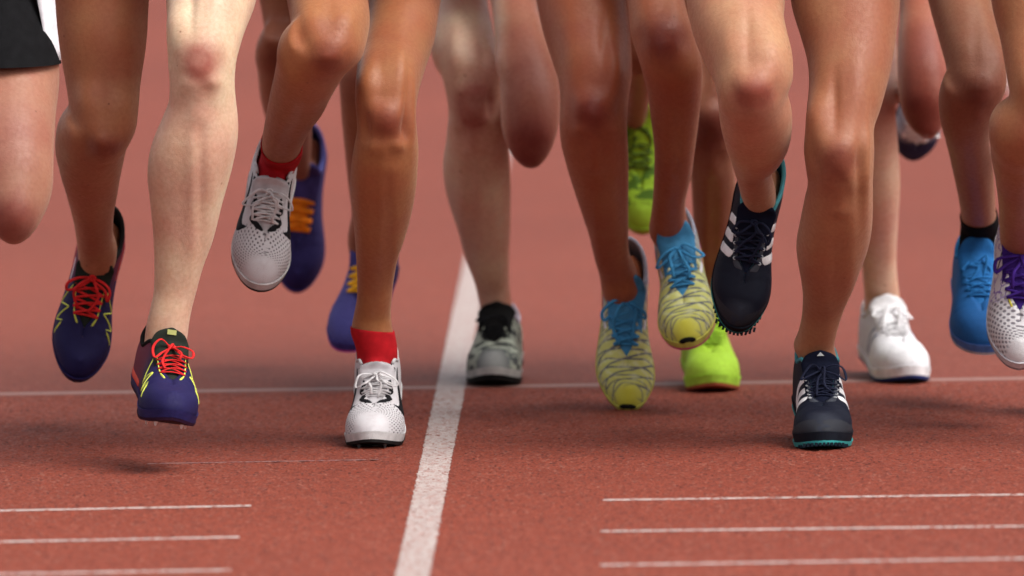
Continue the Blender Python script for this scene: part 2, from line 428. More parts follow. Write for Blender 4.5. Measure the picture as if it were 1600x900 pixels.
def band(last, sd, pts, off=.0010, n=14, rows=5):
    """a flat overlay on the shoe's side: pts = (s, angle fraction, half width in m) along its middle"""
    pts = np.array(pts, float); t = np.linspace(0, 1, len(pts)); tt = np.linspace(0, 1, n)
    q = hermite(t, pts, tt) if len(pts) > 2 else np.stack([np.interp(tt, t, pts[:, i]) for i in range(3)], -1)
    s = q[:, 0]; ar = last.arc(s); Y = s * L0; X = q[:, 1] * ar
    dY = np.gradient(Y); dX = np.gradient(X); ln = np.hypot(dY, dX) + 1e-9
    nY, nX = -dX / ln, dY / ln
    V = []
    for j in range(rows):
        u = (j / (rows - 1) * 2 - 1) * q[:, 2]
        ss = np.clip((Y + nY * u) / L0, .005, .995); aa = np.clip((X + nX * u) / last.arc(ss), 0.01, 1) * last.amax(ss)
        o = np.where((j == 0) | (j == rows - 1), -.0004, off) * np.ones(n)
        o[0] = o[-1] = -.0004
        V.append(last.surf(ss, aa, sd, o))
    V = np.stack(V, 1).reshape(-1, 3)
    return V, grid_faces(n, rows)

SHOE_MAT = {}; krn2 = np.random.default_rng(5)
def make_shoe(parent, name, st, M, last):
    """builds a shoe under its runner; M: 4x4 from shoe to world"""
    key = id(st)
    if key not in SHOE_MAT: SHOE_MAT[key] = upper_mat(st)
    M = np.array(M)
    def T(V): V = np.asarray(V, float).reshape(-1, 3); return V @ M[:3, :3].T + M[:3, 3]
    # upper
    tt = np.linspace(0, 1, 49); s = .5 - .5 * np.cos(math.pi * tt); s = .35 * s + .65 * tt; m = 13
    V = []; F = []; SPA = []
    for sd in (-1, 1):
        o = len(V); al = np.linspace(0, 1, m)
        SS = np.repeat(s[:, None], m, 1); AL = al[None, :] * last.amax(s)[:, None]
        # soft creases over the ball of the foot
        cr = .0019 * np.sin((SS - .66) * 150 + 3 * AL) * np.exp(-((SS - .70) / .045) ** 2) * np.sin(AL)
        W = last.surf(SS, AL, sd, cr).reshape(-1, 3)
        V += list(W); F += grid_faces(len(s), m, off=o, flip=(sd > 0))
        SPA += [(a * 26.8, sd * (1 - b) * 100 * .06, 0) for a, b in zip(SS.ravel(), (AL / (math.pi / 2)).ravel())]
    sh = mesh_obj(name, T(V), F, SHOE_MAT[key], parent, recalc=False)
    sp_attr(sh, SPA)
    bm = bmesh.new(); bm.from_mesh(sh.data); bmesh.ops.remove_doubles(bm, verts=bm.verts, dist=.0004); bm.to_mesh(sh.data); bm.free()
    sh.data.materials.append(fabric(st.get('lining', (.05, .05, .05)), .9))
    so_ = sh.modifiers.new("wall", 'SOLIDIFY'); so_.thickness = .0030; so_.offset = -1; so_.material_offset = 1; so_.material_offset_rim = 1
    # collar binding round the opening
    cs = np.linspace(.002, .36, 26)
    loop = [last.surf(x, last.amax(x), 1) for x in cs[::-1]] + [last.surf(x, last.amax(x), -1) for x in cs]
    tv, tf = tube(loop, st.get('collar_r', .0034), 8)
    mesh_obj("collar", T(tv), tf, fabric(st['collar'], .85), sh)
    # midsole and outsole
    ts = np.linspace(0, 1, 45); ss = .5 - .5 * np.cos(math.pi * ts); ss = .6 * ss + .4 * ts
    def slab(z0, z1, grow, squeeze=1.0):
        V = []; nc = 9
        for lay, z in ((0, z0), (1, z1)):
            for a in ss:
                y = a * L0 * 1.012 - .0016
                wl, wr = (last.w(a, -1) + grow) , (last.w(a, 1) + grow)
                if a < 1e-6 or a > 1 - 1e-6: wl = wr = grow * 1.5
                spr = last.zb(a) - last.sole
                zz = spr + (z if z < last.sole * .99 else last.sole + (z - last.sole))
                for j in range(nc):
                    u = j / (nc - 1) * 2 - 1
                    x = last.xc(a) + (u * wr if u > 0 else u * wl) * (squeeze if lay == 0 else 1)
                    V.append((x, y, zz))
        V = last.bend(np.array(V)); n = len(ss)
        F = grid_faces(n, nc, flip=True) + grid_faces(n, nc, off=n * nc)
        o2 = n * nc
        for i in range(n - 1):
            F.append((i*nc, (i+1)*nc, o2+(i+1)*nc, o2+i*nc)); j = nc - 1
            F.append(((i+1)*nc+j, i*nc+j, o2+i*nc+j, o2+(i+1)*nc+j))
        F.append(tuple(range(nc)) [::-1] + tuple(range(o2, o2 + nc))); e = (n-1)*nc
        F.append(tuple(range(e, e + nc)) + tuple(range(o2 + e, o2 + e + nc))[::-1])
        return V, F
    ot = st.get('out_t', .0048); v, f = slab(ot - .0003, last.sole + .004, .0022, .93)
    ms = mesh_obj("midsole", T(v), f, fabric(st['mid'], .6, 500), sh, sharp=40)
    bv = ms.modifiers.new("soft", 'BEVEL'); bv.width = .0018; bv.segments = 2; bv.limit_method = 'ANGLE'
    v, f = slab(.0, ot, .0005 if ot < .006 else .0014, .95)
    mesh_obj("outsole", T(v), f, fabric(st['out'], .5, 400), sh, sharp=40)
    if st.get('teeth'):
        ac = Acc()
        for sd in (-1, 1):
            for a in list(np.linspace(.86, .985, 6)):
                c = np.array([last.xc(a) + sd * (last.w(a, sd) - .001), a * L0 * 1.012 - .0016, last.zb(a) - last.sole + .001])
                bx = [c + np.array([i * .0024, j * .0026, k * .0026 - .0006]) for i in (-1, 1) for j in (-1, 1) for k in (-1, 1)]
                ac.add(last.bend(np.array(bx)), [(0, 1, 3, 2), (4, 6, 7, 5), (0, 4, 5, 1), (2, 3, 7, 6), (0, 2, 6, 4), (1, 5, 7, 3)])
        for u in np.linspace(-1, 1, 11):
            a = .985 - .05 * u * u
            c = np.array([last.xc(a) + u * .030, a * L0 * 1.02, last.zb(a) - last.sole + .002])
            bx = [c + np.array([i * .0018, j * .003, k * .0026 - .0006]) for i in (-1, 1) for j in (-1, 1) for k in (-1, 1)]
            ac.add(last.bend(np.array(bx)), [(0, 1, 3, 2), (4, 6, 7, 5), (0, 4, 5, 1), (2, 3, 7, 6), (0, 2, 6, 4), (1, 5, 7, 3)])
        mesh_obj("tread", T(ac.V), ac.F, fabric(st['teeth'], .5, 400), sh, False)["kind"] = "stuff"
    if st.get('spikes'):
        ac = Acc()
        for a, u in ((.66, -.7), (.66, .7), (.78, -.75), (.78, .75), (.90, -.5), (.90, .5)):
            c = np.array([last.xc(a) + u * .040, a * L0, last.zb(a) - last.sole])
            pts = [c + np.array([.0035 * math.cos(t), .0035 * math.sin(t), 0.0005]) for t in np.arange(6) * math.pi / 3] + \
                  [c + np.array([.0012 * math.cos(t), .0012 * math.sin(t), -.0065]) for t in np.arange(6) * math.pi / 3]
            ac.add(last.bend(np.array(pts)), grid_faces(2, 6, True) + [tuple(range(6, 12))])
        mesh_obj("spikes", T(ac.V), ac.F, principled('spike_metal', st['spikes'], .3, .6)[0], sh, False)["kind"] = "stuff"
    # tongue
    n = 22; nc = 9; V = []
    ext = st.get('tongue_len', .030); ts = st.get('tongue_s', .365)
    for lay in (0, 1):
        for i in range(n):
            t = i / (n - 1)
            if t < .72:
                a = .71 - (.71 - ts) * t / .72; p0 = np.array([float(last.xc(a)), a * L0, float(last.zb(a) + last.h(a)) - .002])
            else:
                u = (t - .72) / .28; a = ts
                p0 = np.array([float(last.xc(a)), a * L0 - ext * .30 * u, float(last.zb(a) + last.h(a)) - .002 + ext * (.95 * u)])
            gap = float(last.w(max(a, ts), 1) * np.cos(last.amax(max(a, ts))) ** .6) + .006
            gap *= (1.0 if t < .72 else 1.0 - .34 * u)
            if t > .86: gap *= math.sqrt(max(.0, 1 - ((t - .86) / .14) ** 2 * .85))
            for j in range(nc):
                x = (j / (nc - 1) * 2 - 1)
                V.append(p0 + np.array([x * gap, (-.004 * x * x) * (1 if t > .6 else .3), -.008 * x * x * (1 - .5 * t) - lay * .0045 * (1 - abs(x) ** 3)]) - np.array([0, lay * .0035, 0]))
    V = last.bend(np.array(V))
    F = grid_faces(n, nc, flip=False) + grid_faces(n, nc, off=n * nc, flip=True)
    o2 = n * nc
    for i in range(n - 1):
        F.append((i*nc, (i+1)*nc, o2+(i+1)*nc, o2+i*nc)); j = nc - 1
        F.append(((i+1)*nc+j, i*nc+j, o2+i*nc+j, o2+(i+1)*nc+j))
    e = (n - 1) * nc
    F.append(tuple(range(e, e + nc)) + tuple(range(o2 + e, o2 + e + nc))[::-1])
    tg = mesh_obj("tongue", T(V), F, fabric(st['tongue'], .8), sh)
    if st.get('badge'):
        c0 = np.array(V[(n - 4) * nc + nc // 2]); c1 = np.array(V[(n - 2) * nc + nc // 2])
        sdv = np.array([.007, 0, 0]); nrm = np.array([0, .0012, .0006])
        shape = st.get('badge_shape', 'box')
        q = [c0 - sdv + nrm, c0 + sdv + nrm, c1 + sdv + nrm, c1 - sdv + nrm] if shape == 'box' else [c0 - sdv * .8 + nrm, c0 + sdv * .8 + nrm, c1 + nrm]
        mesh_obj("badge", T(q), [tuple(range(len(q)))], fabric(st['badge'], .6), tg, False)
    # laces
    ac = Acc(); ks = np.linspace(.645, ts + .035, 6)
    eye = {}
    for i, a in enumerate(ks):
        for sd in (-1, 1):
            eye[i, sd] = last.surf(a, last.amax(a) - math.radians(9), sd, np.float64(.0016)).reshape(3)
    r = st.get('lace_r', .0021) * .92; fl = .42
    def over(A, B, lift, n=9):
        A, B = np.array(A), np.array(B); up = np.array([0, .0, 1.0]); out = []
        for t in np.linspace(0, 1, n): out.append(A + (B - A) * t + up * lift * math.sin(math.pi * t))
        return out
    for i in range(5):
        for sd in (-1, 1):
            ac.add(*tube(over(eye[i, sd], eye[i + 1, -sd], .0050 + .0016 * (sd > 0)), r, 6, fl))
    ac.add(*tube(over(eye[0, -1], eye[0, 1], .003), r, 6, fl))
    if st.get('bars'):
        for i in range(1, 6): ac.add(*tube(over(eye[i, -1], eye[i, 1], .0075), r * 1.15, 6, fl))
    kn = (eye[5, 1] + eye[5, -1]) / 2 + np.array([0, .002, .008])
    if st.get('bow', 1):
        bs = st.get('bow_s', 1.0)
        def dn(p):  # push a bow point clear of the shoe's top
            return p
        jb = lambda: krn2.normal(0, .0035, 3)
        for sd in (-1, 1):
            lp = [kn, kn + bs*np.array([sd*.014, .004, .008]), kn + bs*np.array([sd*.030, .016, .003]), kn + bs*np.array([sd*.031, .026, -.006]),
                  kn + bs*np.array([sd*.019, .022, -.002]), kn + np.array([sd*.003, .006, .002])]
            lp = [lp[0]] + [p_ + jb() for p_ in lp[1:-1]] + [lp[-1]]
            q = hermite(np.arange(len(lp)), np.array(lp), np.linspace(0, len(lp) - 1, 22))
            ac.add(*tube(q, r * 1.05, 6, .5))
            en = [kn + np.array([0, .001, .003]), kn + bs*np.array([sd*.008, .016, .005]), kn + bs*np.array([sd*.013, .036, -.004]), kn + bs*np.array([sd*.010+.004, .054, -.016])]
            en = [en[0]] + [p_ + 1.6 * jb() for p_ in en[1:]]
            q = hermite(np.arange(4), np.array(en), np.linspace(0, 3, 14))
            ac.add(*tube(q, r, 6, .5))
        q = [kn + np.array([.0045*math.cos(t), .002+.004*math.sin(t), .003]) for t in np.linspace(0, 2*math.pi, 9)[:-1]]
        ac.add(*tube(q, r * 1.2, 6, 1, True))
    Vl = last.bend(np.array(ac.V))
    mesh_obj("laces", T(Vl), ac.F, fabric(st['lace'], .7, 1500), sh)
    if st.get('tip'):
        c = last.raw(np.float64(1.), np.float64(.18), 1).reshape(3) + np.array([0, -.001, -.002]); u_, v_ = np.meshgrid(np.linspace(0, 2 * math.pi, 15)[:-1], np.linspace(.02, math.pi - .02, 8))
        q = np.stack([c[0] + .014 * np.cos(u_) * np.sin(v_), c[1] + .004 * np.sin(u_) * np.sin(v_), c[2] + .0065 * np.cos(v_)], -1).reshape(-1, 3)
        mesh_obj("toe_tip", T(q), grid_faces(8, 14, True), fabric(st['tip'], .6), sh)
    # flat overlays
    for nm, col, sds, bands in st.get('bands', []):
        mt = fabric(col, st.get('band_rough', .5), 700)
        for bi, bd in enumerate(bands):
            for sd in (-1, 1):
                if sds == 'lat' and sd * last.side > 0: continue
                if sds == 'med' and sd * last.side < 0: continue
                mesh_obj(nm, *(lambda vf: (T(vf[0]), vf[1]))(band(last, sd, bd)), mt, sh)
    if st.get('eyestay'):
        for sd in (-1, 1):
            a = np.linspace(.37, .70, 22); wv = st.get('eyestay_wave', 0)
            fr = .90 - .045 * wv * np.sin(np.arange(22) * 1.2)
            pts = np.stack([a, fr, np.full(22, st.get('eyestay_w', .0035))], -1)
            mesh_obj("eyestay", *(lambda vf: (T(vf[0]), vf[1]))(band(last, sd, pts, .0012, 40, 5)), fabric(st['eyestay'], .6, 700), sh)
    if st.get('eyelets'):
        ac = Acc()
        for (i, sd), p in eye.items():
            for dx in (0,):
                c = last.surf(ks[i], last.amax(ks[i]) - math.radians(9) - dx * 22, sd, np.float64(.0012)).reshape(3)
                q = [c + np.array([.0021*math.cos(t), .0021*math.sin(t), .0004]) for t in np.linspace(0, 2*math.pi, 9)[:-1]]
                ac.add(*tube(q, .0009, 5, 1, True))
        mesh_obj("eyelets", T(ac.V), ac.F, fabric(st['eyelets'], .4, 700), sh)["kind"] = "stuff"
    return sh

def shoe_matrix(pitch, yaw, roll, scale):
    """toe towards the camera, then toe down by pitch, turned by yaw, swung in the picture by roll"""
    base = Matrix(((-1, 0, 0), (0, -1, 0), (0, 0, 1)))
    R = Matrix.Rotation(math.radians(roll), 3, 'Y') @ Matrix.Rotation(math.radians(yaw), 3, 'Z') @ Matrix.Rotation(math.radians(pitch), 3, 'X') @ base
    return np.array(R) * scale

def place_shoe(last, spec, Y):
    """spec: dict(pitch,yaw,roll,scale, cx, bottom (pixels) or contact pixel). returns 4x4, ankle point"""
    R = shoe_matrix(spec['pitch'], spec.get('yaw', 0), spec.get('roll', 0), spec.get('scale', 1.0))
    s = np.linspace(0, 1, 60); pts = []
    for sd in (-1, 1):
        for f in np.linspace(0, 1, 9): pts.append(last.surf(s, f * last.amax(s), sd))
        q = np.stack([last.xc(s) + sd * last.w(s, sd), s * L0, last.zb(s) - last.sole], -1); pts.append(last.bend(q))
    pts = np.concatenate(pts) @ R.T
    ank = R @ np.array([0, .21 * L0, last.sole + .085])
    if 'contact' in spec:
        g = ground(*spec['contact']); low = pts[:, 2].min(); front = pts[pts[:, 2] < low + .006]
        t = np.array([g[0], g[1], 0]) - np.array([0, front[:, 1].min(), low - .0016])
        for _ in range(3):
            b = proj(pts + t); cx = (b[:, 0].min() + b[:, 0].max()) / 2
            t[0] += (spec['cx'] - cx) / ppm(t[1])
    else:
        t = np.array([0, Y - ank[1], 0]); 
        for _ in range(4):
            b = proj(pts + t)
            t[0] += (spec['cx'] - (b[:, 0].min() + b[:, 0].max()) / 2) / ppm(Y); t[2] -= (spec['bottom'] - b[:, 1].max()) / ppm(Y)
    b = proj(pts + t)
    M = np.eye(4); M[:3, :3] = R; M[:3, 3] = t
    return M, ank + t, (b[:, 0].min(), b[:, 1].min(), b[:, 0].max(), b[:, 1].max())

# ------------------------------------------------------------------ bodies
def loft(st, Y0, bumps=(), n=44, per=.007, bf=1.0, bb=1.08, grow=0.0, cap=True, ex=2.15, flat=False):
    """st: stations (py, x left, x right, depth offset[, front, back factor]) down a limb -> closed mesh in world space"""
    st = [tuple(s) + (bf, bb)[len(s) - 4:] if len(s) < 6 else tuple(s) for s in st]
    C = []; A = []
    for s in st:
        Y = Y0 + s[3]; l = P(s[1], s[0], Y); r = P(s[2], s[0], Y)
        C.append((l + r) / 2); A.append(((r[0] - l[0]) / 2 + grow, s[4], s[5]))
    C = np.array(C); A = np.array(A)
    t = np.concatenate([[0], np.cumsum(np.linalg.norm(np.diff(C, axis=0), axis=1))])
    k = max(8, int(t[-1] / per)); u = np.linspace(0, t[-1], k)
    c = hermite(t, C, u); a = hermite(t, A, u)
    tg = np.gradient(c, axis=0)
    ty, tz = tg[:, 1], tg[:, 2]; ln = np.hypot(ty, tz) + 1e-9; ty, tz = ty / ln, tz / ln
    # smooth the turn at the knee
    for _ in range(3):
        ty = np.convolve(np.pad(ty, 2, 'edge'), np.ones(5) / 5, 'valid'); tz = np.convolve(np.pad(tz, 2, 'edge'), np.ones(5) / 5, 'valid')
    ln = np.hypot(ty, tz) + 1e-9; ty, tz = ty / ln, tz / ln
    fr = np.stack([np.zeros(k), tz, -ty], -1)
    if flat: fr = np.tile(np.array([0, -1.0, 0]), (k, 1))
    th = np.arange(n) * 2 * math.pi / n
    cs, sn = np.cos(th), np.sin(th)
    cx = np.sign(cs) * np.abs(cs) ** (2 / ex); sx = np.sign(sn) * np.abs(sn) ** (2 / ex)
    dep = np.where(sx[None, :] > 0, a[:, 1:2], a[:, 2:3]) * a[:, 0:1] * sx[None, :]
    V = c[:, None, :] + np.array([1.0, 0, 0]) * (a[:, 0:1] * cx[None, :])[..., None] + fr[:, None, :] * dep[..., None]
    if bumps:
        q = proj(V); wgt = np.clip(sx, 0, 1)[None, :] ** .6
        for (bx, by, rx, ry, amp) in bumps:
            g = np.exp(-((q[..., 0] - bx) / rx) ** 2 - ((q[..., 1] - by) / ry) ** 2) * amp * wgt
            V = V + fr[:, None, :] * g[..., None]
    V = V.reshape(-1, 3)
    F = grid_faces(k, n, True)
    if cap:
        V = np.vstack([V, c[0], c[-1]]); m = k * n
        F += [(m, (j + 1) % n, j) for j in range(n)] + [(m + 1, (k - 1) * n + j, (k - 1) * n + (j + 1) % n) for j in range(n)]
    return V, F
def rings(rs, n=28):
    """rs: (centre, rx, ry) rings stacked upwards -> closed mesh"""
    t = np.arange(len(rs)); A = np.array([[*c, rx, ry] for c, rx, ry in rs]); a = hermite(t, A, np.linspace(0, len(rs) - 1, len(rs) * 5))
    th = np.arange(n) * 2 * math.pi / n
    V = np.stack([a[:, 0:1] + a[:, 3:4] * np.cos(th), a[:, 1:2] + a[:, 4:5] * np.sin(th), np.repeat(a[:, 2:3], n, 1)], -1).reshape(-1, 3)
    k = len(a); m = k * n; V = np.vstack([V, a[0, :3], a[-1, :3]])
    return V, grid_faces(k, n, True) + [(m, (j + 1) % n, j) for j in range(n)] + [(m + 1, (k-1)*n + j, (k-1)*n + (j+1) % n) for j in range(n)]
def foot_loft(last, M, grow=0.0):
    V = []; n = 20; ss = np.linspace(.06, .90, 22)
    for a in ss:
        hh = float(last.h(a)) * (.93 if a < .3 else 1) - .009 + grow; ww = float(last.w(a, 1)) - .0055 + grow
        top = min(hh, .078) if a < .35 else hh - .005 - .005 * float(sm(.4, .6, a))
        for j in range(n):
            t = 2 * math.pi * j / n
            V.append((float(last.xc(a)) + ww * math.cos(t) * .93, a * L0, float(last.zb(a)) + .003 + top * .5 + top * .5 * math.sin(t)))
    V = last.bend(np.array(V)); V = np.vstack([V, V[:n].mean(0), V[-n:].mean(0)])
    k = len(ss); m = k * n
    F = grid_faces(k, n, True) + [(m, (j+1) % n, j) for j in range(n)] + [(m+1, (k-1)*n+j, (k-1)*n+(j+1) % n) for j in range(n)]
    return V @ M[:3, :3].T + M[:3, 3], F
def remesh(name, acc, voxel, mat, parent, smooth_it=3):
    o = mesh_obj("tmp", acc.V, acc.F, None)
    r = o.modifiers.new("r", 'REMESH'); r.mode = 'VOXEL'; r.voxel_size = voxel
    s_ = o.modifiers.new("s", 'SMOOTH'); s_.factor = .5; s_.iterations = smooth_it
    dg = bpy.context.evaluated_depsgraph_get(); ev = o.evaluated_get(dg)
    me = bpy.data.meshes.new_from_object(ev); bpy.data.objects.remove(o)
    me.name = name; me.materials.clear(); me.materials.append(mat)
    me.polygons.foreach_set("use_smooth", [True] * len(me.polygons))
    return link(bpy.data.objects.new(name, me), parent)

krng = np.random.default_rng(21)
def vary(b):
    """no two knees alike"""
    return [(x + krng.normal(0, 3.5), y + krng.normal(0, 4), rx * krng.uniform(.85, 1.25), ry * krng.uniform(.85, 1.25), a * krng.uniform(.45, 1.35)) for x, y, rx, ry, a in b]
def knee(kx, ky, s=1.0, m=1, amp=1.0):
    """relief of a knee facing the camera; m = +1: inner side to the picture's right"""
    k = amp
    return vary([(kx, ky - 12*s, 28*s, 23*s, .0085*k), (kx, ky + 10*s, 18*s, 16*s, .0045*k), (kx - 36*s, ky + 2*s, 10*s, 25*s, -.007*k), (kx + 36*s, ky + 2*s, 10*s, 25*s, -.007*k),
            (kx - 21*s, ky + 36*s, 13*s, 11*s, .0045*k), (kx + 21*s, ky + 36*s, 13*s, 11*s, .0045*k), (kx, ky + 56*s, 9*s, 24*s, .004*k),
            (kx, ky + 86*s, 14*s, 13*s, .0035*k), (kx, ky - 42*s, 30*s, 14*s, -.0020*k), (kx + m*36*s, ky - 66*s, 17*s, 30*s, .011*k), (kx + m*14*s, ky - 90*s, 8*s, 44*s, -.005*k),
            (kx - m*32*s, ky - 104*s, 16*s, 50*s, .006*k), (kx + m*4*s, ky + 27*s, 36*s, 9*s, -.0014*k), (kx + m*12*s, ky + 190*s, 9*s, 115*s, .0035*k), (kx - m*14*s, ky + 180*s, 14*s, 85*s, .0035*k),
            (kx - m*1*s, ky + 180*s, 7*s, 95*s, -.0018*k)])
def bent(kx, ky, s=1.0, amp=1.0):
    amp = amp * 1.0
    return vary([(kx, ky - 4*s, 30*s, 18*s, .006*amp), (kx, ky + 16*s, 18*s, 14*s, .004*amp), (kx - 34*s, ky + 4*s, 11*s, 20*s, -.005*amp), (kx + 34*s, ky + 4*s, 11*s, 20*s, -.005*amp),
            (kx, ky - 40*s, 28*s, 14*s, -.0022*amp), (kx + 32*s, ky - 58*s, 16*s, 26*s, .007*amp), (kx - 32*s, ky - 66*s, 16*s, 30*s, .006*amp), (kx, ky - 80*s, 8*s, 36*s, -.003*amp), (kx, ky + 40*s, 14*s, 14*s, .003*amp)])

HAIR = [fabric(c, .6, 300) for c in ((.05, .03, .02), (.25, .15, .07), (.12, .06, .03))]
RUNNERS = []
def runner(label, Y, px, hipy, col, col2, legs, top_col, short_col, voxel=.0052, show_shorts=None):
    """px, hipy: pelvis centre in the picture; legs: list of dicts"""
    root = bpy.data.objects.new("person", None); link(root)
    pc = P(px, hipy, Y)
    root.location = (pc[0], pc[1], 0); root.empty_display_size = .2
    root["label"] = label; root["category"] = "person"; root["group"] = "runners in the race"
    bpy.context.view_layer.update()
    inv = root.matrix_world.inverted()
    acc = Acc(); spots = []; shades = []; socks = []
    kids = []
    for lg in legs:
        hp = P(*lg['hip'], Y)
        hs = ppm(Y) * .082
        first = lg['lofts'][0]
        topst = [(lg['hip'][1] - 40, lg['hip'][0] - hs * .8, lg['hip'][0] + hs * .8, 0.03), (lg['hip'][1] + 45, *[(lg['hip'][0] + (first[0][1] + first[0][2]) / 2) / 2 + q * hs for q in (-1, 1)], first[0][3] * .45)]
        last = lg['last']; M, ank, bb_ = lg['placed']
        for i, lf in enumerate(lg['lofts']):
            lf = [list(x) for x in lf]
            if i == len(lg['lofts']) - 1:                      # run on into the shoe
                q = proj(ank); dl = ank[1] - Y - lf[-1][3]
                for n_i, x in enumerate(lf): x[3] += dl * (n_i / (len(lf) - 1)) ** 2
                e = lf[-1]; hw = max(22, (e[2] - e[1]) / 2 * .94)
                if q[1] > e[0] + 5: lf.append([q[1], q[0] - hw, q[0] + hw, ank[1] - Y])
                a3 = M[:3, :3] @ np.array([0, .25 * L0, last.sole + .048]) + M[:3, 3]; q3 = proj(a3)
                if q3[1] > lf[-1][0] + 12: lf.append([q3[1], q3[0] - hw * .97, q3[0] + hw * .97, a3[1] - Y])
            st = (topst if i == 0 else []) + [tuple(x) for x in lf]
            acc.add(*loft(st, Y))
        if lg.get('sock'):
            A_ = P((lf[-4][1] + lf[-4][2]) / 2, lf[-4][0], Y + lf[-4][3]); socks.append((lg['sock'], A_, ank, Y + np.interp(lg['sock']['top'], [x[0] for x in lf], [x[3] for x in lf])))
        acc.add(*foot_loft(last, M))
        spots += lg.get('spots', []); shades.append(lg)
    # pelvis, trunk, neck, head, arms (above the picture)
    c = pc; lean = -.07
    acc.add(*rings([(c + (0, .01, -.10), .05, .05), (c + (0, .01, -.06), .135, .095), (c + (0, .01, .03), .165, .115), (c + (0, -.005, .16), .128, .092), (c + (0, lean*.5, .30), .14, .10),
                    (c + (0, lean*.8, .42), .165, .11), (c + (0, lean, .52), .14, .085), (c + (0, lean, .56), .06, .06), (c + (0, lean*1.2, .62), .052, .055), (c + (0, lean*1.6, .66), .062, .075),
                    (c + (0, lean*1.6, .73), .073, .095), (c + (0, lean*1.6, .80), .070, .092), (c + (0, lean*1.6, .86), .03, .04)]))
    for sd in (-1, 1):
        sh_ = c + (sd * .175, lean, .49); el_ = c + (sd * .24, .10 + lean + .12 * sd, .23); wr = c + (sd * .17, -.14 + lean + .12 * sd, .30 + .04 * sd)
        pts = [sh_, (sh_ + el_) / 2, el_, (el_ + wr) / 2, wr, wr + (-sd * .03, -.07, .03)]
        q = hermite(np.arange(6), np.array(pts), np.linspace(0, 5, 30)); rr = hermite(np.arange(6), np.array([.047, .040, .035, .034, .025, .022]), np.linspace(0, 5, 30))
        acc.add(*tube(q, rr, 14))
    nose = c + (0, lean * 1.6 - .098, .725); acc.add(*rings([(nose + (0, .01, -.012), .012, .014), (nose, .012, .016), (nose + (0, .012, .03), .006, .01)], 10))
    iv = np.array(inv); acc.V = [v @ iv[:3, :3].T + iv[:3, 3] for v in acc.V]
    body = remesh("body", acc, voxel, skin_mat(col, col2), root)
    me = body.data; nv = len(me.vertices); co = np.empty(nv * 3, np.float32); me.vertices.foreach_get("co", co); co = co.reshape(-1, 3)
    wv = co + np.array(root.location); q = proj(wv)
    nr = np.empty(nv * 3, np.float32); me.vertices.foreach_get("normal", nr); nr = nr.reshape(-1, 3)
    # soften where thigh and shin meet, then add the relief of knees and muscles
    ed_ = np.empty(len(me.edges) * 2, np.int32); me.edges.foreach_get("vertices", ed_); ea, eb = ed_[0::2], ed_[1::2]
    deg = np.bincount(ea, minlength=nv) + np.bincount(eb, minlength=nv)
    wt = np.zeros(nv)
    for lg in legs:
        for (mx, my, mr) in lg.get('melt', ()): wt = np.maximum(wt, np.exp(-(((q[:, 0] - mx) / mr) ** 2 + ((q[:, 1] - my) / mr) ** 2) ** 2))
    if wt.max() > .01:
        cw = co.astype(np.float64); wt = wt[:, None] * .6
        for _ in range(90):
            av = np.stack([np.bincount(ea, cw[eb, k_], nv) + np.bincount(eb, cw[ea, k_], nv) for k_ in range(3)], -1) / np.maximum(deg, 1)[:, None]
            cw = cw + wt * (av - cw)
        co = cw
    gate = np.clip(-nr[:, 1] + .15, 0, 1) ** .7; dsp = np.zeros(nv)
    for lg in legs:
        for (bx, by, rx, ry, am) in lg.get('bumps', ()): dsp += am * np.exp(-((q[:, 0] - bx) / rx) ** 2 - ((q[:, 1] - by) / ry) ** 2) * gate
    co = co + nr * dsp[:, None]
    me.vertices.foreach_set("co", co.astype(np.float32).ravel()); me.update()
    wv = co + np.array(root.location); q = proj(wv)
    bl = np.zeros(nv)
    for (bx, by, rx, ry, am) in spots:
        bl += am * 1.55 * np.exp(-((q[:, 0] - bx) / rx) ** 2 - ((q[:, 1] - by) / ry) ** 2) * np.clip(.3 - nr[:, 1], 0, 1)
    me.attributes.new("blush", 'FLOAT', 'POINT').data.foreach_set("value", np.clip(bl, 0, 1).astype(np.float32))
    tn = np.zeros(nv)  # light and shade of the two legs, painted into the skin colour
    if len(shades) == 2:
        xs_ = [np.mean([(s_[1] + s_[2]) / 2 for lf in l['lofts'] for s_ in lf]) for l in shades]; tv = [l.get('tan', 0) for l in shades]
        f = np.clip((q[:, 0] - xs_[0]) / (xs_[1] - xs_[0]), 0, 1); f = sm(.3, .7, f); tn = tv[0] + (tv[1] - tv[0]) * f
    else: tn[:] = shades[0].get('tan', 0)
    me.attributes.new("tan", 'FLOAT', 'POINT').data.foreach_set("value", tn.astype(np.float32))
    off = np.array(root.location)
    def loc(V): return [np.asarray(v) - off for v in V]
    for lg in legs:
        Mx = np.array(lg['placed'][0]); Mx = Mx.copy(); Mx[:3, 3] -= off
        make_shoe(root, "shoe", lg['style'], Mx, lg['last'])
    for sc, A_, ank, yt in socks:                              # the sock: the ankle's own surface, pushed out and cut at the cuff
        bm = bmesh.new(); bm.from_mesh(me)
        for v in bm.verts: v.co = v.co + v.normal * .0024
        ctr = Vector(P(sc['x'], sc['top'], yt) - off); nrm_ = Vector((sc.get('tilt', 0), *(-(ank - A_) / np.linalg.norm(ank - A_))[1:]))
        nrm_.y *= sc.get('lay', 1.0); nrm_.normalize()
        bmesh.ops.bisect_plane(bm, geom=bm.verts[:] + bm.edges[:] + bm.faces[:], plane_co=ctr, plane_no=nrm_, clear_outer=True)
        ac_ = Vector(ank - off)
        far = [v for v in bm.verts if (v.co - ac_).length > .24 or abs(v.co.x - ac_.x) > .085]
        bmesh.ops.delete(bm, geom=far, context='VERTS')
        ms_ = bpy.data.meshes.new("sock"); bm.to_mesh(ms_); bm.free(); ms_.materials.append(fabric(sc['col'], .9, 1200))
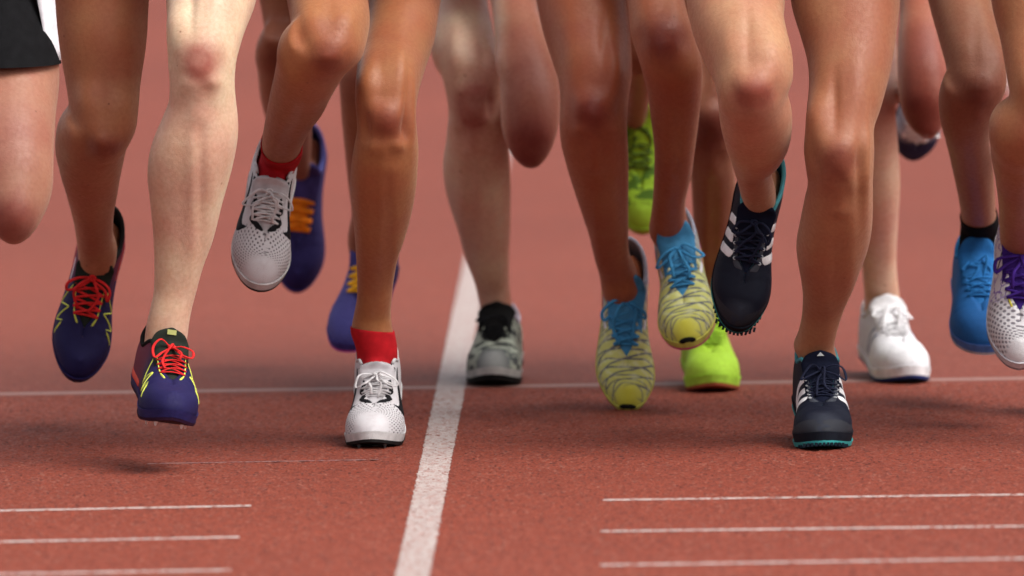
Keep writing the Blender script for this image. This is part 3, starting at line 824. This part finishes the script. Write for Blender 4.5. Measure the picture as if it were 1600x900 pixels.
        so2 = link(bpy.data.objects.new("sock", ms_), root); sl_ = so2.modifiers.new("cuff", 'SOLIDIFY'); sl_.thickness = .002; sl_.offset = -1
    # clothes above the picture
    sa = Acc().add(*rings([(c + (0, .01, -.12), .13, .11), (c + (0, .01, -.05), .160, .120), (c + (0, .01, .03), .176, .126), (c + (0, -.003, .12), .146, .105)]))
    for lg in legs:
        if lg.get('shorts'): st = lg['shorts']
        else:
            f0 = lg['lofts'][0][0]; hw = ppm(Y) * .094; hx, hy = lg['hip']; fx = (f0[1] + f0[2]) / 2
            st = [(hy - 45, hx - hw * .85, hx + hw * .85, .02), (hy + 10, hx - hw, hx + hw, f0[3] * .3), (min(hy + 70, -24), (hx + fx) / 2 - hw * 1.03, (hx + fx) / 2 + hw * 1.03, f0[3] * .6)]
        sa.add(*loft(st, Y, (), cap=False, flat=True))
    mesh_obj("shorts", loc(sa.V), sa.F, fabric(short_col, .8, 600), root)
    ta = Acc().add(*rings([(c + (0, -.004, .10), .150, .108), (c + (0, -.008, .17), .142, .103), (c + (0, lean*.5, .30), .150, .110), (c + (0, lean*.8, .42), .172, .118), (c + (0, lean, .515), .135, .088)]))
    mesh_obj("singlet", loc(ta.V), ta.F, fabric(top_col, .8, 600), root)
    ha = Acc().add(*rings([(c + (0, lean*1.6 + .03, .70), .060, .075), (c + (0, lean*1.6 + .022, .78), .080, .095), (c + (0, lean*1.6 + .02, .85), .055, .07), (c + (0, lean*1.6 + .02, .885), .01, .012)]))
    mesh_obj("hair", loc(ha.V), ha.F, HAIR[len(RUNNERS) % 3], root)
    RUNNERS.append(root)
    return root

def leg(Y, hip, lofts, style, side, spec, **kw):
    st = style; last = Last(side, st.get('sole', .016), st.get('high', 0), spec.get('wide', .965), st.get('spring', .012), math.radians(spec.get('flex', 0)))
    d = dict(hip=hip, lofts=lofts, style=style, last=last, placed=place_shoe(last, spec, Y + spec.get('dY', 0)), **kw)
    b = d['placed'][2]; print("shoe bbox %s -> %s  ankle %s dY %.3f minz" % (spec.get('tgt'), [round(x) for x in b], np.round(proj(d['placed'][1])), d['placed'][1][1] - Y))
    return d

# ------------------------------------------------------------------ shoe styles
W_ = (.60, .60, .62); K_ = (.012, .012, .014)
YL = (.62, .68, .10)
VIOLET = dict(ramp=[(.0, (.20, .015, .035)), (.36, (.12, .015, .045)), (.48, (.022, .011, .055)), (.6, (.013, .010, .062)), (1., (.014, .011, .068))],
              collar=(.015, .015, .015), lining=(.03, .03, .03), tongue=(.02, .025, .02), lace=(.62, .02, .02), mid=(.018, .015, .085), out=(.03, .012, .03), sole=.013, spring=.020,
              spikes=(.7, .7, .7), tongue_s=.40, tongue_len=.022, badge=(.42, .46, .16), lace_r=.0024, eyestay=YL, eyestay_w=.0013,
              bands=[("overlay", YL, 'both', [[(.48, .82, .0013), (.56, .26, .0013)], [(.56, .26, .0013), (.61, .74, .0013)], [(.61, .74, .0013), (.665, .24, .0013)], [(.665, .24, .0013), (.69, .56, .0013)], [(.69, .56, .0013), (.75, .20, .0013)]]),
                     ("heel_patch", (.70, .06, .03), 'both', [[(.02, .10, .006), (.20, .06, .008), (.34, .05, .004)]]),
                     ("side_stripe", (.55, .50, .55), 'lat', [[(.30, .55, .003), (.44, .45, .004)]])])
WHITE = dict(ramp=[(.0, W_), (1., (.62, .60, .62))], pattern='perf', rough=.55, collar=(.55, .54, .55), lining=(.02, .02, .02), collar_r=.0026, tongue_s=.44, tongue_len=.012, tongue=(.52, .50, .52), lace=(.66, .65, .66), mid=(.58, .57, .57), out=(.02, .02, .02),
             sole=.013, spring=.010, bars=1, lace_r=.0022, eyestay=(.016, .016, .018), eyestay_w=.0052, eyestay_wave=1.1, spikes=(.1, .1, .1),
             bands=[("swoosh", (.012, .012, .014), 'both', [[(.28, .80, .0010), (.40, .64, .0045), (.50, .48, .0085), (.58, .37, .0125), (.64, .42, .0105), (.67, .56, .0055), (.675, .68, .0006)]])])
INDIGO = dict(ramp=[(.0, (.08, .08, .28)), (.3, (.045, .045, .17)), (.7, (.03, .024, .125)), (1., (.024, .018, .11))], collar=(.12, .13, .40), lining=(.12, .14, .4), tongue=(.06, .05, .2), lace=(.88, .24, .01), mid=(.05, .04, .2), out=(.5, .07, .42),
              sole=.013, bars=1, bow=0, tongue_s=.33, lace_r=.0046, spikes=(.2, .2, .2))
INDIGO_Y = dict(INDIGO, ramp=[(.0, (.11, .10, .32)), (1., (.07, .065, .26))], lace=(.86, .42, .02))
CHARCOAL = dict(ramp=[(.0, (.015, .015, .015)), (.5, (.012, .014, .012)), (.8, (.03, .034, .032)), (.92, (.10, .11, .11)), (1., (.30, .31, .30))], pattern='panel', pcol=(.34, .37, .30), collar=(.50, .47, .55), lining=(.02, .02, .02), tongue=(.012, .012, .012), lace=(.012, .012, .014),
                mid=(.42, .42, .40), out=(.01, .01, .01), out_t=.009, sole=.017, bow_s=.7, tongue_len=.014)
ZEBRA = dict(ramp=[(.0, (.42, .44, .50)), (.3, (.36, .38, .42)), (.42, (.48, .50, .26)), (.6, (.58, .60, .20)), (.92, (.58, .58, .15)), (1., (.60, .57, .06))], pattern='zebra', tip=(.010, .010, .010), collar=(.36, .38, .46), lining=(.26, .28, .34),
             tongue=(.06, .26, .48), lace=(.05, .27, .52), mid=(.52, .50, .10), out=(.55, .06, .20), sole=.011, lace_r=.0028, tongue_len=.036, bow_s=1.15,
             bands=[("side_stripe", (.74, .74, .76), 'both', [[(.42, .42, .006), (.54, .66, .004)]]), ("heel_patch", (.55, .07, .20), 'both', [[(.03, .14, .006), (.16, .10, .007), (.36, .06, .005)]])])
LIME = dict(ramp=[(.0, (.20, .38, .02)), (.5, (.34, .60, .03)), (1., (.42, .72, .05))], pattern='panel', pcol=(.10, .22, .02), collar=(.42, .03, .03), lining=(.1, .1, .1), tongue=(.32, .55, .03), lace=(.10, .18, .02), mid=(.40, .68, .06), out=(.40, .10, .05), sole=.014, bow_s=.7)
LIME_P = dict(LIME, ramp=[(.0, (.40, .66, .04)), (1., (.45, .75, .06))], pattern='', lace=(.36, .62, .05))
NV = (.0045, .0065, .017)
NAVY = dict(ramp=[(.0, NV), (.9, NV), (1., (.022, .026, .040))], collar=(.07, .28, .32), lining=(.03, .15, .18), tongue=(.008, .010, .022), lace=(.010, .013, .034), mid=(.010, .012, .018), out=(.04, .30, .30), teeth=(.012, .02, .03), sole=.016,
            high=.014, spring=.008, lace_r=.0022, eyestay=(.045, .05, .065), eyestay_w=.0042, eyelets=(.42, .44, .46), badge=(.5, .55, .55), badge_shape='tri', tongue_s=.40, tongue_len=.018, collar_r=.0034, band_rough=.5,
            bands=[("stripe", (.76, .76, .77), 'both', [[(.325, .04, .0074), (.455, .84, .0074)], [(.415, .04, .0074), (.545, .83, .0074)], [(.505, .04, .0074), (.630, .82, .0074)]])], guard=(.022, .024, .032), out_t=.0066)
CLOUD = dict(tongue_len=.018, ramp=[(.0, (.70, .70, .74)), (1., (.76, .76, .78))], collar=(.74, .74, .76), lining=(.7, .7, .7), tongue=(.74, .74, .76), lace=(.74, .74, .76), mid=(.74, .74, .76), out=(.02, .035, .14), sole=.016, lace_r=.0028,
             bands=[("side_stripe", (.18, .20, .30), 'both', [[(.42, .10, .003), (.50, .75, .003)], [(.50, .10, .003), (.57, .75, .003)]])])
CLOUD_N = dict(CLOUD, ramp=[(.0, (.5, .52, .6)), (.6, (.5, .52, .6)), (.72, (.012, .022, .07)), (1., (.010, .018, .06))], mid=(.012, .022, .07))
AZURE = dict(ramp=[(.0, (.02, .16, .44)), (1., (.016, .11, .34))], collar=(.03, .24, .56), lining=(.02, .14, .38), tongue=(.02, .15, .42), lace=(.02, .17, .46), mid=(.10, .20, .50), out=(.5, .5, .55), sole=.013, bow_s=.7)
PUR = (.055, .018, .24)
LILAC = dict(ramp=[(.0, (.62, .60, .66)), (1., (.76, .76, .78))], pattern='net', collar=PUR, lining=PUR, tongue=(.045, .015, .20), lace=PUR, mid=(.66, .66, .70), out=(.20, .22, .27), sole=.014, lace_r=.0030, bow_s=1.1,
             bands=[("side_stripe", (.02, .02, .03), 'both', [[(.36, .80, .0016), (.47, .45, .0016)]]), ("yellow_tab", (.70, .66, .06), 'both', [[(.645, .93, .0015), (.70, .90, .0015)]])])

# ------------------------------------------------------------------ the runners
def leg_off(Y, cx, style, side, right=True):
    """a standing leg just outside the picture"""
    s = ppm(Y) / 1010; g = proj(np.array([0, Y, 0]))[1]
    st = [(-20*s, cx-62, cx+62, -.12), (g-500*s, cx-48, cx+48, -.22), (g-460*s, cx-48, cx+48, -.22), (g-370*s, cx-54, cx+54, -.14), (g-250*s, cx-40, cx+40, -.02), (g-150*s, cx-32, cx+32, .06)]
    hp = (cx, g - 850*s)
    gp = proj(np.array([0, Y - .12, 0]))
    return leg(Y, hp, [st], style, side, dict(pitch=18, flex=18, cx=cx, contact=(cx, gp[1])))

SKIN2 = (.40, .205, .105)
# far left, thigh lifted, black shorts
Y = 17.3
a1 = leg(Y, (-50, -165), [[(0, -95, 72, -.03), (50, -85, 86, -.07), (107, -72, 93, -.12), (178, -66, 87, -.2), (244, -58, 84, -.27), (302, -45, 80, -.31), (338, -30, 67, -.33), (360, -13, 55, -.335), (373, 2, 42, -.335), (380, 14, 30, -.33)],
                          [(305, -28, 66, -.26), (300, -24, 62, -.10), (295, -12, 50, .08)]], CLOUD, -1, dict(pitch=168, cx=18, bottom=345, dY=.10),
         bumps=[(25, 340, 26, 30, .006), (-20, 300, 20, 40, -.003), (60, 300, 14, 40, -.003)], spots=[(22, 350, 48, 40, .8), (20, 220, 60, 110, .4)],
         shorts=[(-210, -150, 40, .0, 1.2, 1.1), (-100, -130, 58, -.05, 1.25, 1.1), (0, -118, 69, -.09, 1.3, 1.1), (31, -112, 76, -.105, 1.3, 1.1), (70, -104, 88, -.12, 1.3, 1.1), (100, -100, 96, -.13, 1.3, 1.1)])
r1 = runner("runner at the left edge in black shorts with a lifted knee", Y, -140, -190, (.36, .175, .12), (.36, .175, .12), [leg_off(Y, -235, CLOUD, -1), a1], (.02, .02, .02), (.008, .008, .009))

# purple shoes with red laces
Y = 17.5
a = leg(Y, (165, -165), [[(0, 82, 233, 0), (67, 91, 229, -.01), (138, 104, 219, -.02), (173, 109, 216, -.03), (200, 112, 213, -.035), (227, 119, 204, -.04), (245, 131, 195, -.04), (255, 145, 182, -.035)],
                         [(182, 104, 190, -.05), (200, 91, 200, -.03), (220, 86, 202, .0), (253, 91, 196, .06), (289, 101, 187, .14), (320, 109, 180, .21), (350, 116, 177, .275), (372, 119, 178, .32), (390, 121, 183, .35), (412, 123, 181, .37)]],
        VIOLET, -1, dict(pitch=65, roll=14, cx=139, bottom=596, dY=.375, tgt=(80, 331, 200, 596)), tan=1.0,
        melt=[(165, 250, 48)], bumps=bent(162, 222, .95), spots=[(165, 232, 36, 26, .7), (160, 120, 50, 80, .25)])
b = leg(Y, (335, -165), [[(0, 262, 398, -.23), (27, 266, 388, -.26), (67, 262, 376, -.29), (98, 262, 369, -.305), (133, 265, 367, -.305), (160, 263, 369, -.30), (185, 253, 372, -.295), (213, 241, 372, -.29), (240, 233, 368, -.285), (267, 230, 362, -.28), (320, 235, 347, -.275), (378, 240, 332, -.27), (420, 241, 317, -.268), (456, 240, 307, -.265), (487, 233, 299, -.265), (510, 228, 295, -.265), (528, 226, 293, -.265)]],
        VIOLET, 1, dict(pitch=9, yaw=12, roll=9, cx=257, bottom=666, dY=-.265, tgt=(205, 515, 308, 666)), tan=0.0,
        bumps=knee(312, 95, 1.05, -1), spots=[(310, 92, 34, 34, .75), (312, 150, 30, 50, .3), (290, 300, 40, 120, .12)])
r2 = runner("runner in dark purple shoes with red laces, one shaded and one lit leg in view", Y, 250, -190, (.70, .53, .40), (.42, .19, .098), [a, b], (.5, .1, .1), (.03, .03, .1))

# white shoes, red socks
Y = 17.62
a = leg(Y, (490, -165), [[(0, 449, 574, -.22), (31, 454, 578, -.27), (58, 456, 573, -.31), (80, 462, 566, -.34), (100, 470, 556, -.355), (114, 482, 545, -.36), (122, 496, 530, -.355)],
                         [(55, 452, 535, -.36), (72, 437, 542, -.34), (102, 432, 541, -.29), (130, 427, 526, -.22), (156, 421, 510, -.15), (187, 415, 489, -.06), (209, 411, 478, .0), (225, 409, 471, .045), (245, 410, 468, .10)]],
        WHITE, -1, dict(pitch=42, roll=11, cx=413, bottom=455, dY=.10, tgt=(360, 215, 468, 455)),
        bumps=bent(514, 84, .95), spots=[(512, 96, 34, 30, .7), (520, 40, 30, 30, .3)], sock=dict(top=226, x=440, lay=.85, col=(.42, .010, .016)), melt=[(515, 118, 46)])
b = leg(Y, (652, -165), [[(0, 576, 689, -.03), (53, 571, 680, -.09), (98, 559, 665, -.15), (142, 554, 654, -.22), (178, 557, 649, -.235), (200, 558, 651, -.235), (231, 553, 654, -.22), (260, 549, 653, -.2), (302, 548, 649, -.16), (333, 551, 643, -.13), (365, 554, 634, -.10), (400, 556, 622, -.06), (440, 558, 615, -.02), (470, 557, 612, .0), (495, 552, 611, .02), (512, 549, 613, .03)]],
        WHITE, 1, dict(pitch=23, flex=23, cx=586, contact=(585, 700), tgt=(538, 530, 633, 702)),
        bumps=knee(604, 192, .9, -1) + [(645, 165, 5, 60, .005), (636, 170, 6, 50, -.004), (560, 285, 14, 60, .003)], spots=[(606, 196, 34, 34, .65), (600, 90, 40, 60, .2)], sock=dict(top=514, x=581, lay=.3, tilt=.12, col=(.46, .010, .016)))
r3 = runner("runner in white shoes with red ankle socks beside the lane line", Y, 572, -190, (.345, .130, .050), SKIN2, [a, b], (.6, .05, .05), (.05, .05, .05))

# navy shoes with three white stripes
Y = 17.5
a = leg(Y, (1155, -165), [[(0, 1073, 1227, -.16), (30, 1079, 1225, -.2), (62, 1090, 1231, -.24), (98, 1107, 1239, -.28), (125, 1117, 1238, -.31), (150, 1121, 1228, -.325), (172, 1124, 1218, -.33), (188, 1135, 1205, -.325), (197, 1150, 1190, -.32)],
                          [(140, 1122, 1222, -.31), (165, 1121, 1234, -.29), (190, 1123, 1239, -.24), (213, 1129, 1236, -.19), (240, 1139, 1222, -.12), (258, 1145, 1208, -.07), (280, 1152, 1207, -.02), (300, 1157, 1212, .03), (316, 1164, 1213, .07)]],
        NAVY, -1, dict(pitch=63, roll=14, cx=1169, bottom=519, dY=.075, tgt=(1108, 254, 1230, 519)),
        melt=[(1175, 195, 58)], bumps=bent(1176, 140, 1.05), spots=[(1178, 152, 42, 30, .85), (1160, 60, 40, 50, .2)])
b = leg(Y, (1325, -165), [[(0, 1236, 1407, -.1), (44, 1249, 1402, -.13), (89, 1261, 1396, -.16), (133, 1264, 1386, -.19), (169, 1262, 1376, -.21), (200, 1259, 1366, -.225), (236, 1256, 1366, -.235), (262, 1259, 1365, -.235), (284, 1262, 1364, -.22), (320, 1256, 1364, -.19), (356, 1249, 1362, -.15), (385, 1244, 1356, -.12), (410, 1247, 1347, -.1), (432, 1251, 1338, -.08), (477, 1254, 1320, -.03), (499, 1252, 1313, -.01), (521, 1247, 1307, .01), (545, 1240, 1304, .03)]],
        NAVY, 1, dict(pitch=14, yaw=4, flex=14, cx=1285, contact=(1288, 703), tgt=(1230, 552, 1338, 703)),
        bumps=knee(1310, 248, 1.0, -1) + [(1354, 255, 6, 75, .006), (1342, 270, 7, 70, -.004), (1272, 395, 18, 40, .004), (1300, 430, 10, 80, -.003)], spots=[(1312, 255, 36, 36, .8), (1330, 110, 50, 60, .2)])
r8 = runner("runner in navy shoes with three white stripes in front right of the lane line", Y, 1237, -190, (.46, .245, .145), (.30, .104, .044), [dict(a, tan=0.0), dict(b, tan=.75)], (.05, .05, .2), (.02, .02, .05))

# yellow shoes with blue laces
Y = 18.1
a = leg(Y, (890, -187), [[(0, 838, 978, -.10), (44, 848, 984, -.13), (89, 863, 987, -.17), (120, 872, 987, -.2), (156, 875, 982, -.22), (191, 874, 980, -.23), (220, 876, 981, -.21), (244, 882, 982, -.19), (302, 900, 982, -.13), (356, 918, 982, -.07), (400, 929, 984, -.02), (430, 937, 996, .02), (445, 939, 1000, .03), (462, 942, 1000, .045)]],
        ZEBRA, -1, dict(pitch=56, roll=3, cx=977, bottom=645, dY=.055, tgt=(930, 403, 1024, 647)), bumps=knee(928, 170, 1.0, 1), spots=[(925, 180, 36, 40, .75), (900, 60, 40, 60, .2)])
b = leg(Y, (1050, -187), [[(0, 980, 1067, -.24), (30, 983, 1075, -.28), (62, 988, 1087, -.31), (93, 998, 1096, -.32), (133, 1010, 1097, -.29), (178, 1016, 1093, -.24), (231, 1022, 1086, -.18), (270, 1022, 1081, -.13), (320, 1019, 1071, -.07), (345, 1016, 1074, -.04), (362, 1014, 1080, -.02)]],
        ZEBRA, 1, dict(pitch=34, roll=-9, cx=1070, bottom=546, dY=-.01, tgt=(1013, 362, 1124, 547)), bumps=bent(1036, 52, 1.0), spots=[(1036, 62, 36, 40, .8)])
r6 = runner("runner in yellow shoes patterned with grey lines and blue laces", Y, 968, -210, (.37, .108, .045), (.37, .108, .045), [a, b], (.2, .3, .6), (.02, .02, .05))

# far right, white and purple shoe
Y = 17.5
a = leg(Y, (1640, -170), [[(0, 1549, 1700, -.1), (58, 1563, 1695, -.13), (133, 1576, 1690, -.18), (180, 1585, 1680, -.2), (212, 1600, 1668, -.2), (224, 1615, 1650, -.195)],
                          [(165, 1572, 1660, -.2), (187, 1552, 1670, -.19), (222, 1547, 1668, -.13), (276, 1555, 1655, -.02), (320, 1560, 1640, .07), (347, 1561, 1632, .13), (375, 1562, 1630, .19)]],
        LILAC, -1, dict(pitch=50, roll=6, cx=1588, bottom=577, dY=.2, tgt=(1535, 355, 1640, 577)), melt=[(1615, 215, 55)], bumps=bent(1640, 190, 1.0), spots=[(1630, 190, 40, 40, .6)])
r11 = runner("runner cut off by the right edge in a white shoe with purple laces", Y, 1725, -195, (.34, .135, .06), SKIN2, [a, leg_off(Y, 1815, LILAC, 1)], (.4, .1, .5), (.03, .02, .1))

# blue shoe, black sock
Y = 18.05
a = leg(Y, (1500, -180), [[(0, 1451, 1549, -.14), (53, 1466, 1560, -.2), (107, 1479, 1571, -.26), (135, 1481, 1573, -.28), (158, 1486, 1567, -.29), (176, 1498, 1555, -.29), (185, 1511, 1544, -.285)],
                          [(125, 1474, 1566, -.30), (150, 1467, 1566, -.28), (175, 1467, 1560, -.25), (209, 1475, 1551, -.19), (240, 1483, 1550, -.13), (267, 1489, 1552, -.08), (311, 1498, 1555, .0), (333, 1501, 1556, .045), (365, 1502, 1557, .11)]],
        AZURE, -1, dict(pitch=23, roll=2, cx=1530, bottom=554, dY=.12, tgt=(1484, 375, 1575, 554)), bumps=bent(1530, 140, .95), spots=[(1530, 152, 34, 34, .6)], sock=dict(top=338, x=1530, lay=.5, col=(.008, .008, .009)), melt=[(1528, 184, 48)])
r10 = runner("runner in a blue shoe and black ankle sock near the right edge", Y, 1590, -205, (.33, .135, .075), SKIN2, [a, leg_off(Y, 1680, AZURE, 1)], (.1, .2, .5), (.02, .02, .02))

# indigo shoes with orange laces, behind
Y = 18.6
a = leg(Y, (430, -195), [[(0, 405, 480, 0), (40, 412, 478, -.01), (80, 420, 476, -.02), (103, 430, 468, -.03), (115, 440, 458, -.03)],
                         [(48, 412, 470, -.06), (76, 400, 475, -.03), (107, 400, 478, .03), (147, 406, 482, .11), (182, 416, 486, .18), (220, 436, 487, .26), (255, 452, 485, .32), (275, 456, 484, .36)]],
        INDIGO, -1, dict(pitch=72, roll=7, cx=466, bottom=457, dY=.37, tgt=(434, 202, 508, 457)), melt=[(447, 112, 42)], spots=[(440, 90, 30, 30, .5)])
b = leg(Y, (530, -195), [[(0, 515, 610, -.12), (60, 520, 605, -.2), (124, 529, 607, -.25), (178, 533, 608, -.23), (231, 538, 608, -.18), (289, 544, 606, -.1), (338, 549, 603, -.03), (375, 543, 598, .02), (395, 545, 598, .04)]],
        INDIGO_Y, 1, dict(pitch=30, yaw=-9, roll=5, cx=567, bottom=550, dY=.05, tgt=(518, 390, 600, 552)), spots=[(565, 130, 30, 30, .5)])
r4 = runner("runner in indigo shoes with orange laces half hidden behind the white shoes", Y, 480, -215, (.29, .105, .05), (.29, .105, .05), [dict(a, tan=1), dict(b, tan=0)], (.6, .4, .1), (.02, .02, .05), .006)

# black and white shoe, pale legs, behind the lane line
Y = 18.72
a = leg(Y, (722, -200), [[(0, 685, 762, -.03), (44, 676, 770, -.08), (71, 672, 774, -.12), (93, 678, 776, -.15), (120, 691, 784, -.17), (150, 697, 786, -.17), (178, 700, 788, -.17), (200, 699, 790, -.16), (222, 697, 793, -.15), (258, 692, 796, -.12), (290, 695, 798, -.1), (320, 703, 798, -.08), (347, 713, 798, -.06), (400, 727, 796, -.02), (450, 744, 797, .02), (490, 751, 803, .03), (503, 752, 806, .03)]],
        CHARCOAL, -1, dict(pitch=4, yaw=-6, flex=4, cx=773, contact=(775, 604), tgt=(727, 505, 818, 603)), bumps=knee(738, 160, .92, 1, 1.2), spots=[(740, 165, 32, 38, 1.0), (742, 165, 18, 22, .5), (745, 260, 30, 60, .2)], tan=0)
b = leg(Y, (808, -200), [[(0, 766, 838, -.20), (67, 774, 855, -.28), (102, 778, 866, -.32), (133, 782, 873, -.35), (169, 782, 875, -.375), (196, 783, 873, -.385), (213, 787, 869, -.39), (235, 796, 861, -.39), (252, 808, 850, -.39), (262, 822, 839, -.385)],
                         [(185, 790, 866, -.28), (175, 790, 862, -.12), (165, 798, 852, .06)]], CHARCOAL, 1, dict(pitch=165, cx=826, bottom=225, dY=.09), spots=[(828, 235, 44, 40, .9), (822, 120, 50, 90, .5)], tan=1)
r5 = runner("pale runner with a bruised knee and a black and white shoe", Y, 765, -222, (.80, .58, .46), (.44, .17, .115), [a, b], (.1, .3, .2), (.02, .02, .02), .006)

# lime shoes, behind
Y = 18.62
a = leg(Y, (1000, -205), [[(0, 960, 1040, -.05), (50, 965, 1035, -.06), (95, 972, 1026, -.06), (115, 985, 1013, -.055)], [(80, 965, 1030, 0), (120, 968, 1025, .12), (155, 972, 1016, .22), (185, 974, 1010, .28), (200, 975, 1008, .3)]],
        LIME, -1, dict(pitch=55, roll=2, cx=999, bottom=366, dY=.31, tgt=(978, 180, 1022, 366)))
b = leg(Y, (1100, -205), [[(0, 1060, 1150, -.1), (60, 1062, 1150, -.15), (120, 1068, 1150, -.2), (190, 1072, 1148, -.22), (230, 1075, 1146, -.2), (290, 1080, 1150, -.14), (350, 1083, 1148, -.08), (400, 1085, 1146, -.04), (450, 1087, 1143, 0), (500, 1088, 1140, .03), (525, 1087, 1140, .04)]],
        LIME_P, 1, dict(pitch=5, flex=5, yaw=6, cx=1110, contact=(1110, 613), tgt=(1064, 515, 1157, 613)), bumps=knee(1112, 195, .9, -1), spots=[(1112, 205, 34, 40, .8)])
r7 = runner("runner in lime green shoes behind the yellow shoes", Y, 1050, -222, (.32, .115, .062), (.32, .115, .062), [a, b], (.3, .6, .1), (.02, .02, .02), .006)

# white shoes with navy soles, behind
Y = 18.75
a = leg(Y, (1360, -205), [[(0, 1310, 1398, -.03), (84, 1320, 1402, -.11), (133, 1325, 1406, -.16), (169, 1328, 1400, -.21), (231, 1325, 1404, -.18), (284, 1328, 1407, -.14), (338, 1336, 1404, -.1), (397, 1345, 1401, -.05), (432, 1348, 1402, -.02), (463, 1350, 1406, .01), (482, 1350, 1408, .02)]],
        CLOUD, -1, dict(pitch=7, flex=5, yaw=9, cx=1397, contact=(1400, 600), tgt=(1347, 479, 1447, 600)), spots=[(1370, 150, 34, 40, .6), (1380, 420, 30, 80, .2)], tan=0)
b = leg(Y, (1440, -205), [[(0, 1405, 1480, -.20), (80, 1402, 1482, -.29), (130, 1403, 1484, -.33), (160, 1406, 1483, -.34), (191, 1417, 1476, -.34), (208, 1431, 1466, -.345), (217, 1443, 1456, -.34)],
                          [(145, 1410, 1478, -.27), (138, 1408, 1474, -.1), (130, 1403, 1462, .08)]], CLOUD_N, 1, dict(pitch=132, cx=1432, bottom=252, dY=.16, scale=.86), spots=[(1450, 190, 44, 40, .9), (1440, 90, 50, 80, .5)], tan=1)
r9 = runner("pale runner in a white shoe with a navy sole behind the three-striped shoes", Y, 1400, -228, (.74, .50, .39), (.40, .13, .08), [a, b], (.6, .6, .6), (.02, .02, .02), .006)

# white side panel of the black shorts
pv = []; pf = []
for i, (py, x0, x1) in enumerate([(-60, 40, 92), (0, 58, 86), (40, 66, 89), (75, 72, 93), (94, 78, 96)]):
    for lay in (0, 1):
        for j in range(4):
            q = P(x0 + (x1 - x0) * j / 3, py, 17.3 - .17 + .010 * j + .006 * lay + .0); pv.append(q - np.array(r1.location))
n_ = 8
for i in range(4):
    for j in range(3):
        pf.append((i*n_+j, i*n_+j+1, (i+1)*n_+j+1, (i+1)*n_+j)); pf.append((i*n_+4+j, (i+1)*n_+4+j, (i+1)*n_+5+j, i*n_+5+j))
    pf.append((i*n_, (i+1)*n_, (i+1)*n_+4, i*n_+4)); pf.append((i*n_+3, i*n_+7, (i+1)*n_+7, (i+1)*n_+3))
pf.append((32, 33, 34, 35, 39, 38, 37, 36)); pf.append((0, 4, 5, 6, 7, 3, 2, 1))
mesh_obj("shorts_side_panel", pv, pf, fabric((.72, .72, .76), .8, 600), r1)
print("runners", len(RUNNERS), "tris", sum(len(o.data.polygons) for o in bpy.data.objects if o.type == 'MESH') * 2)
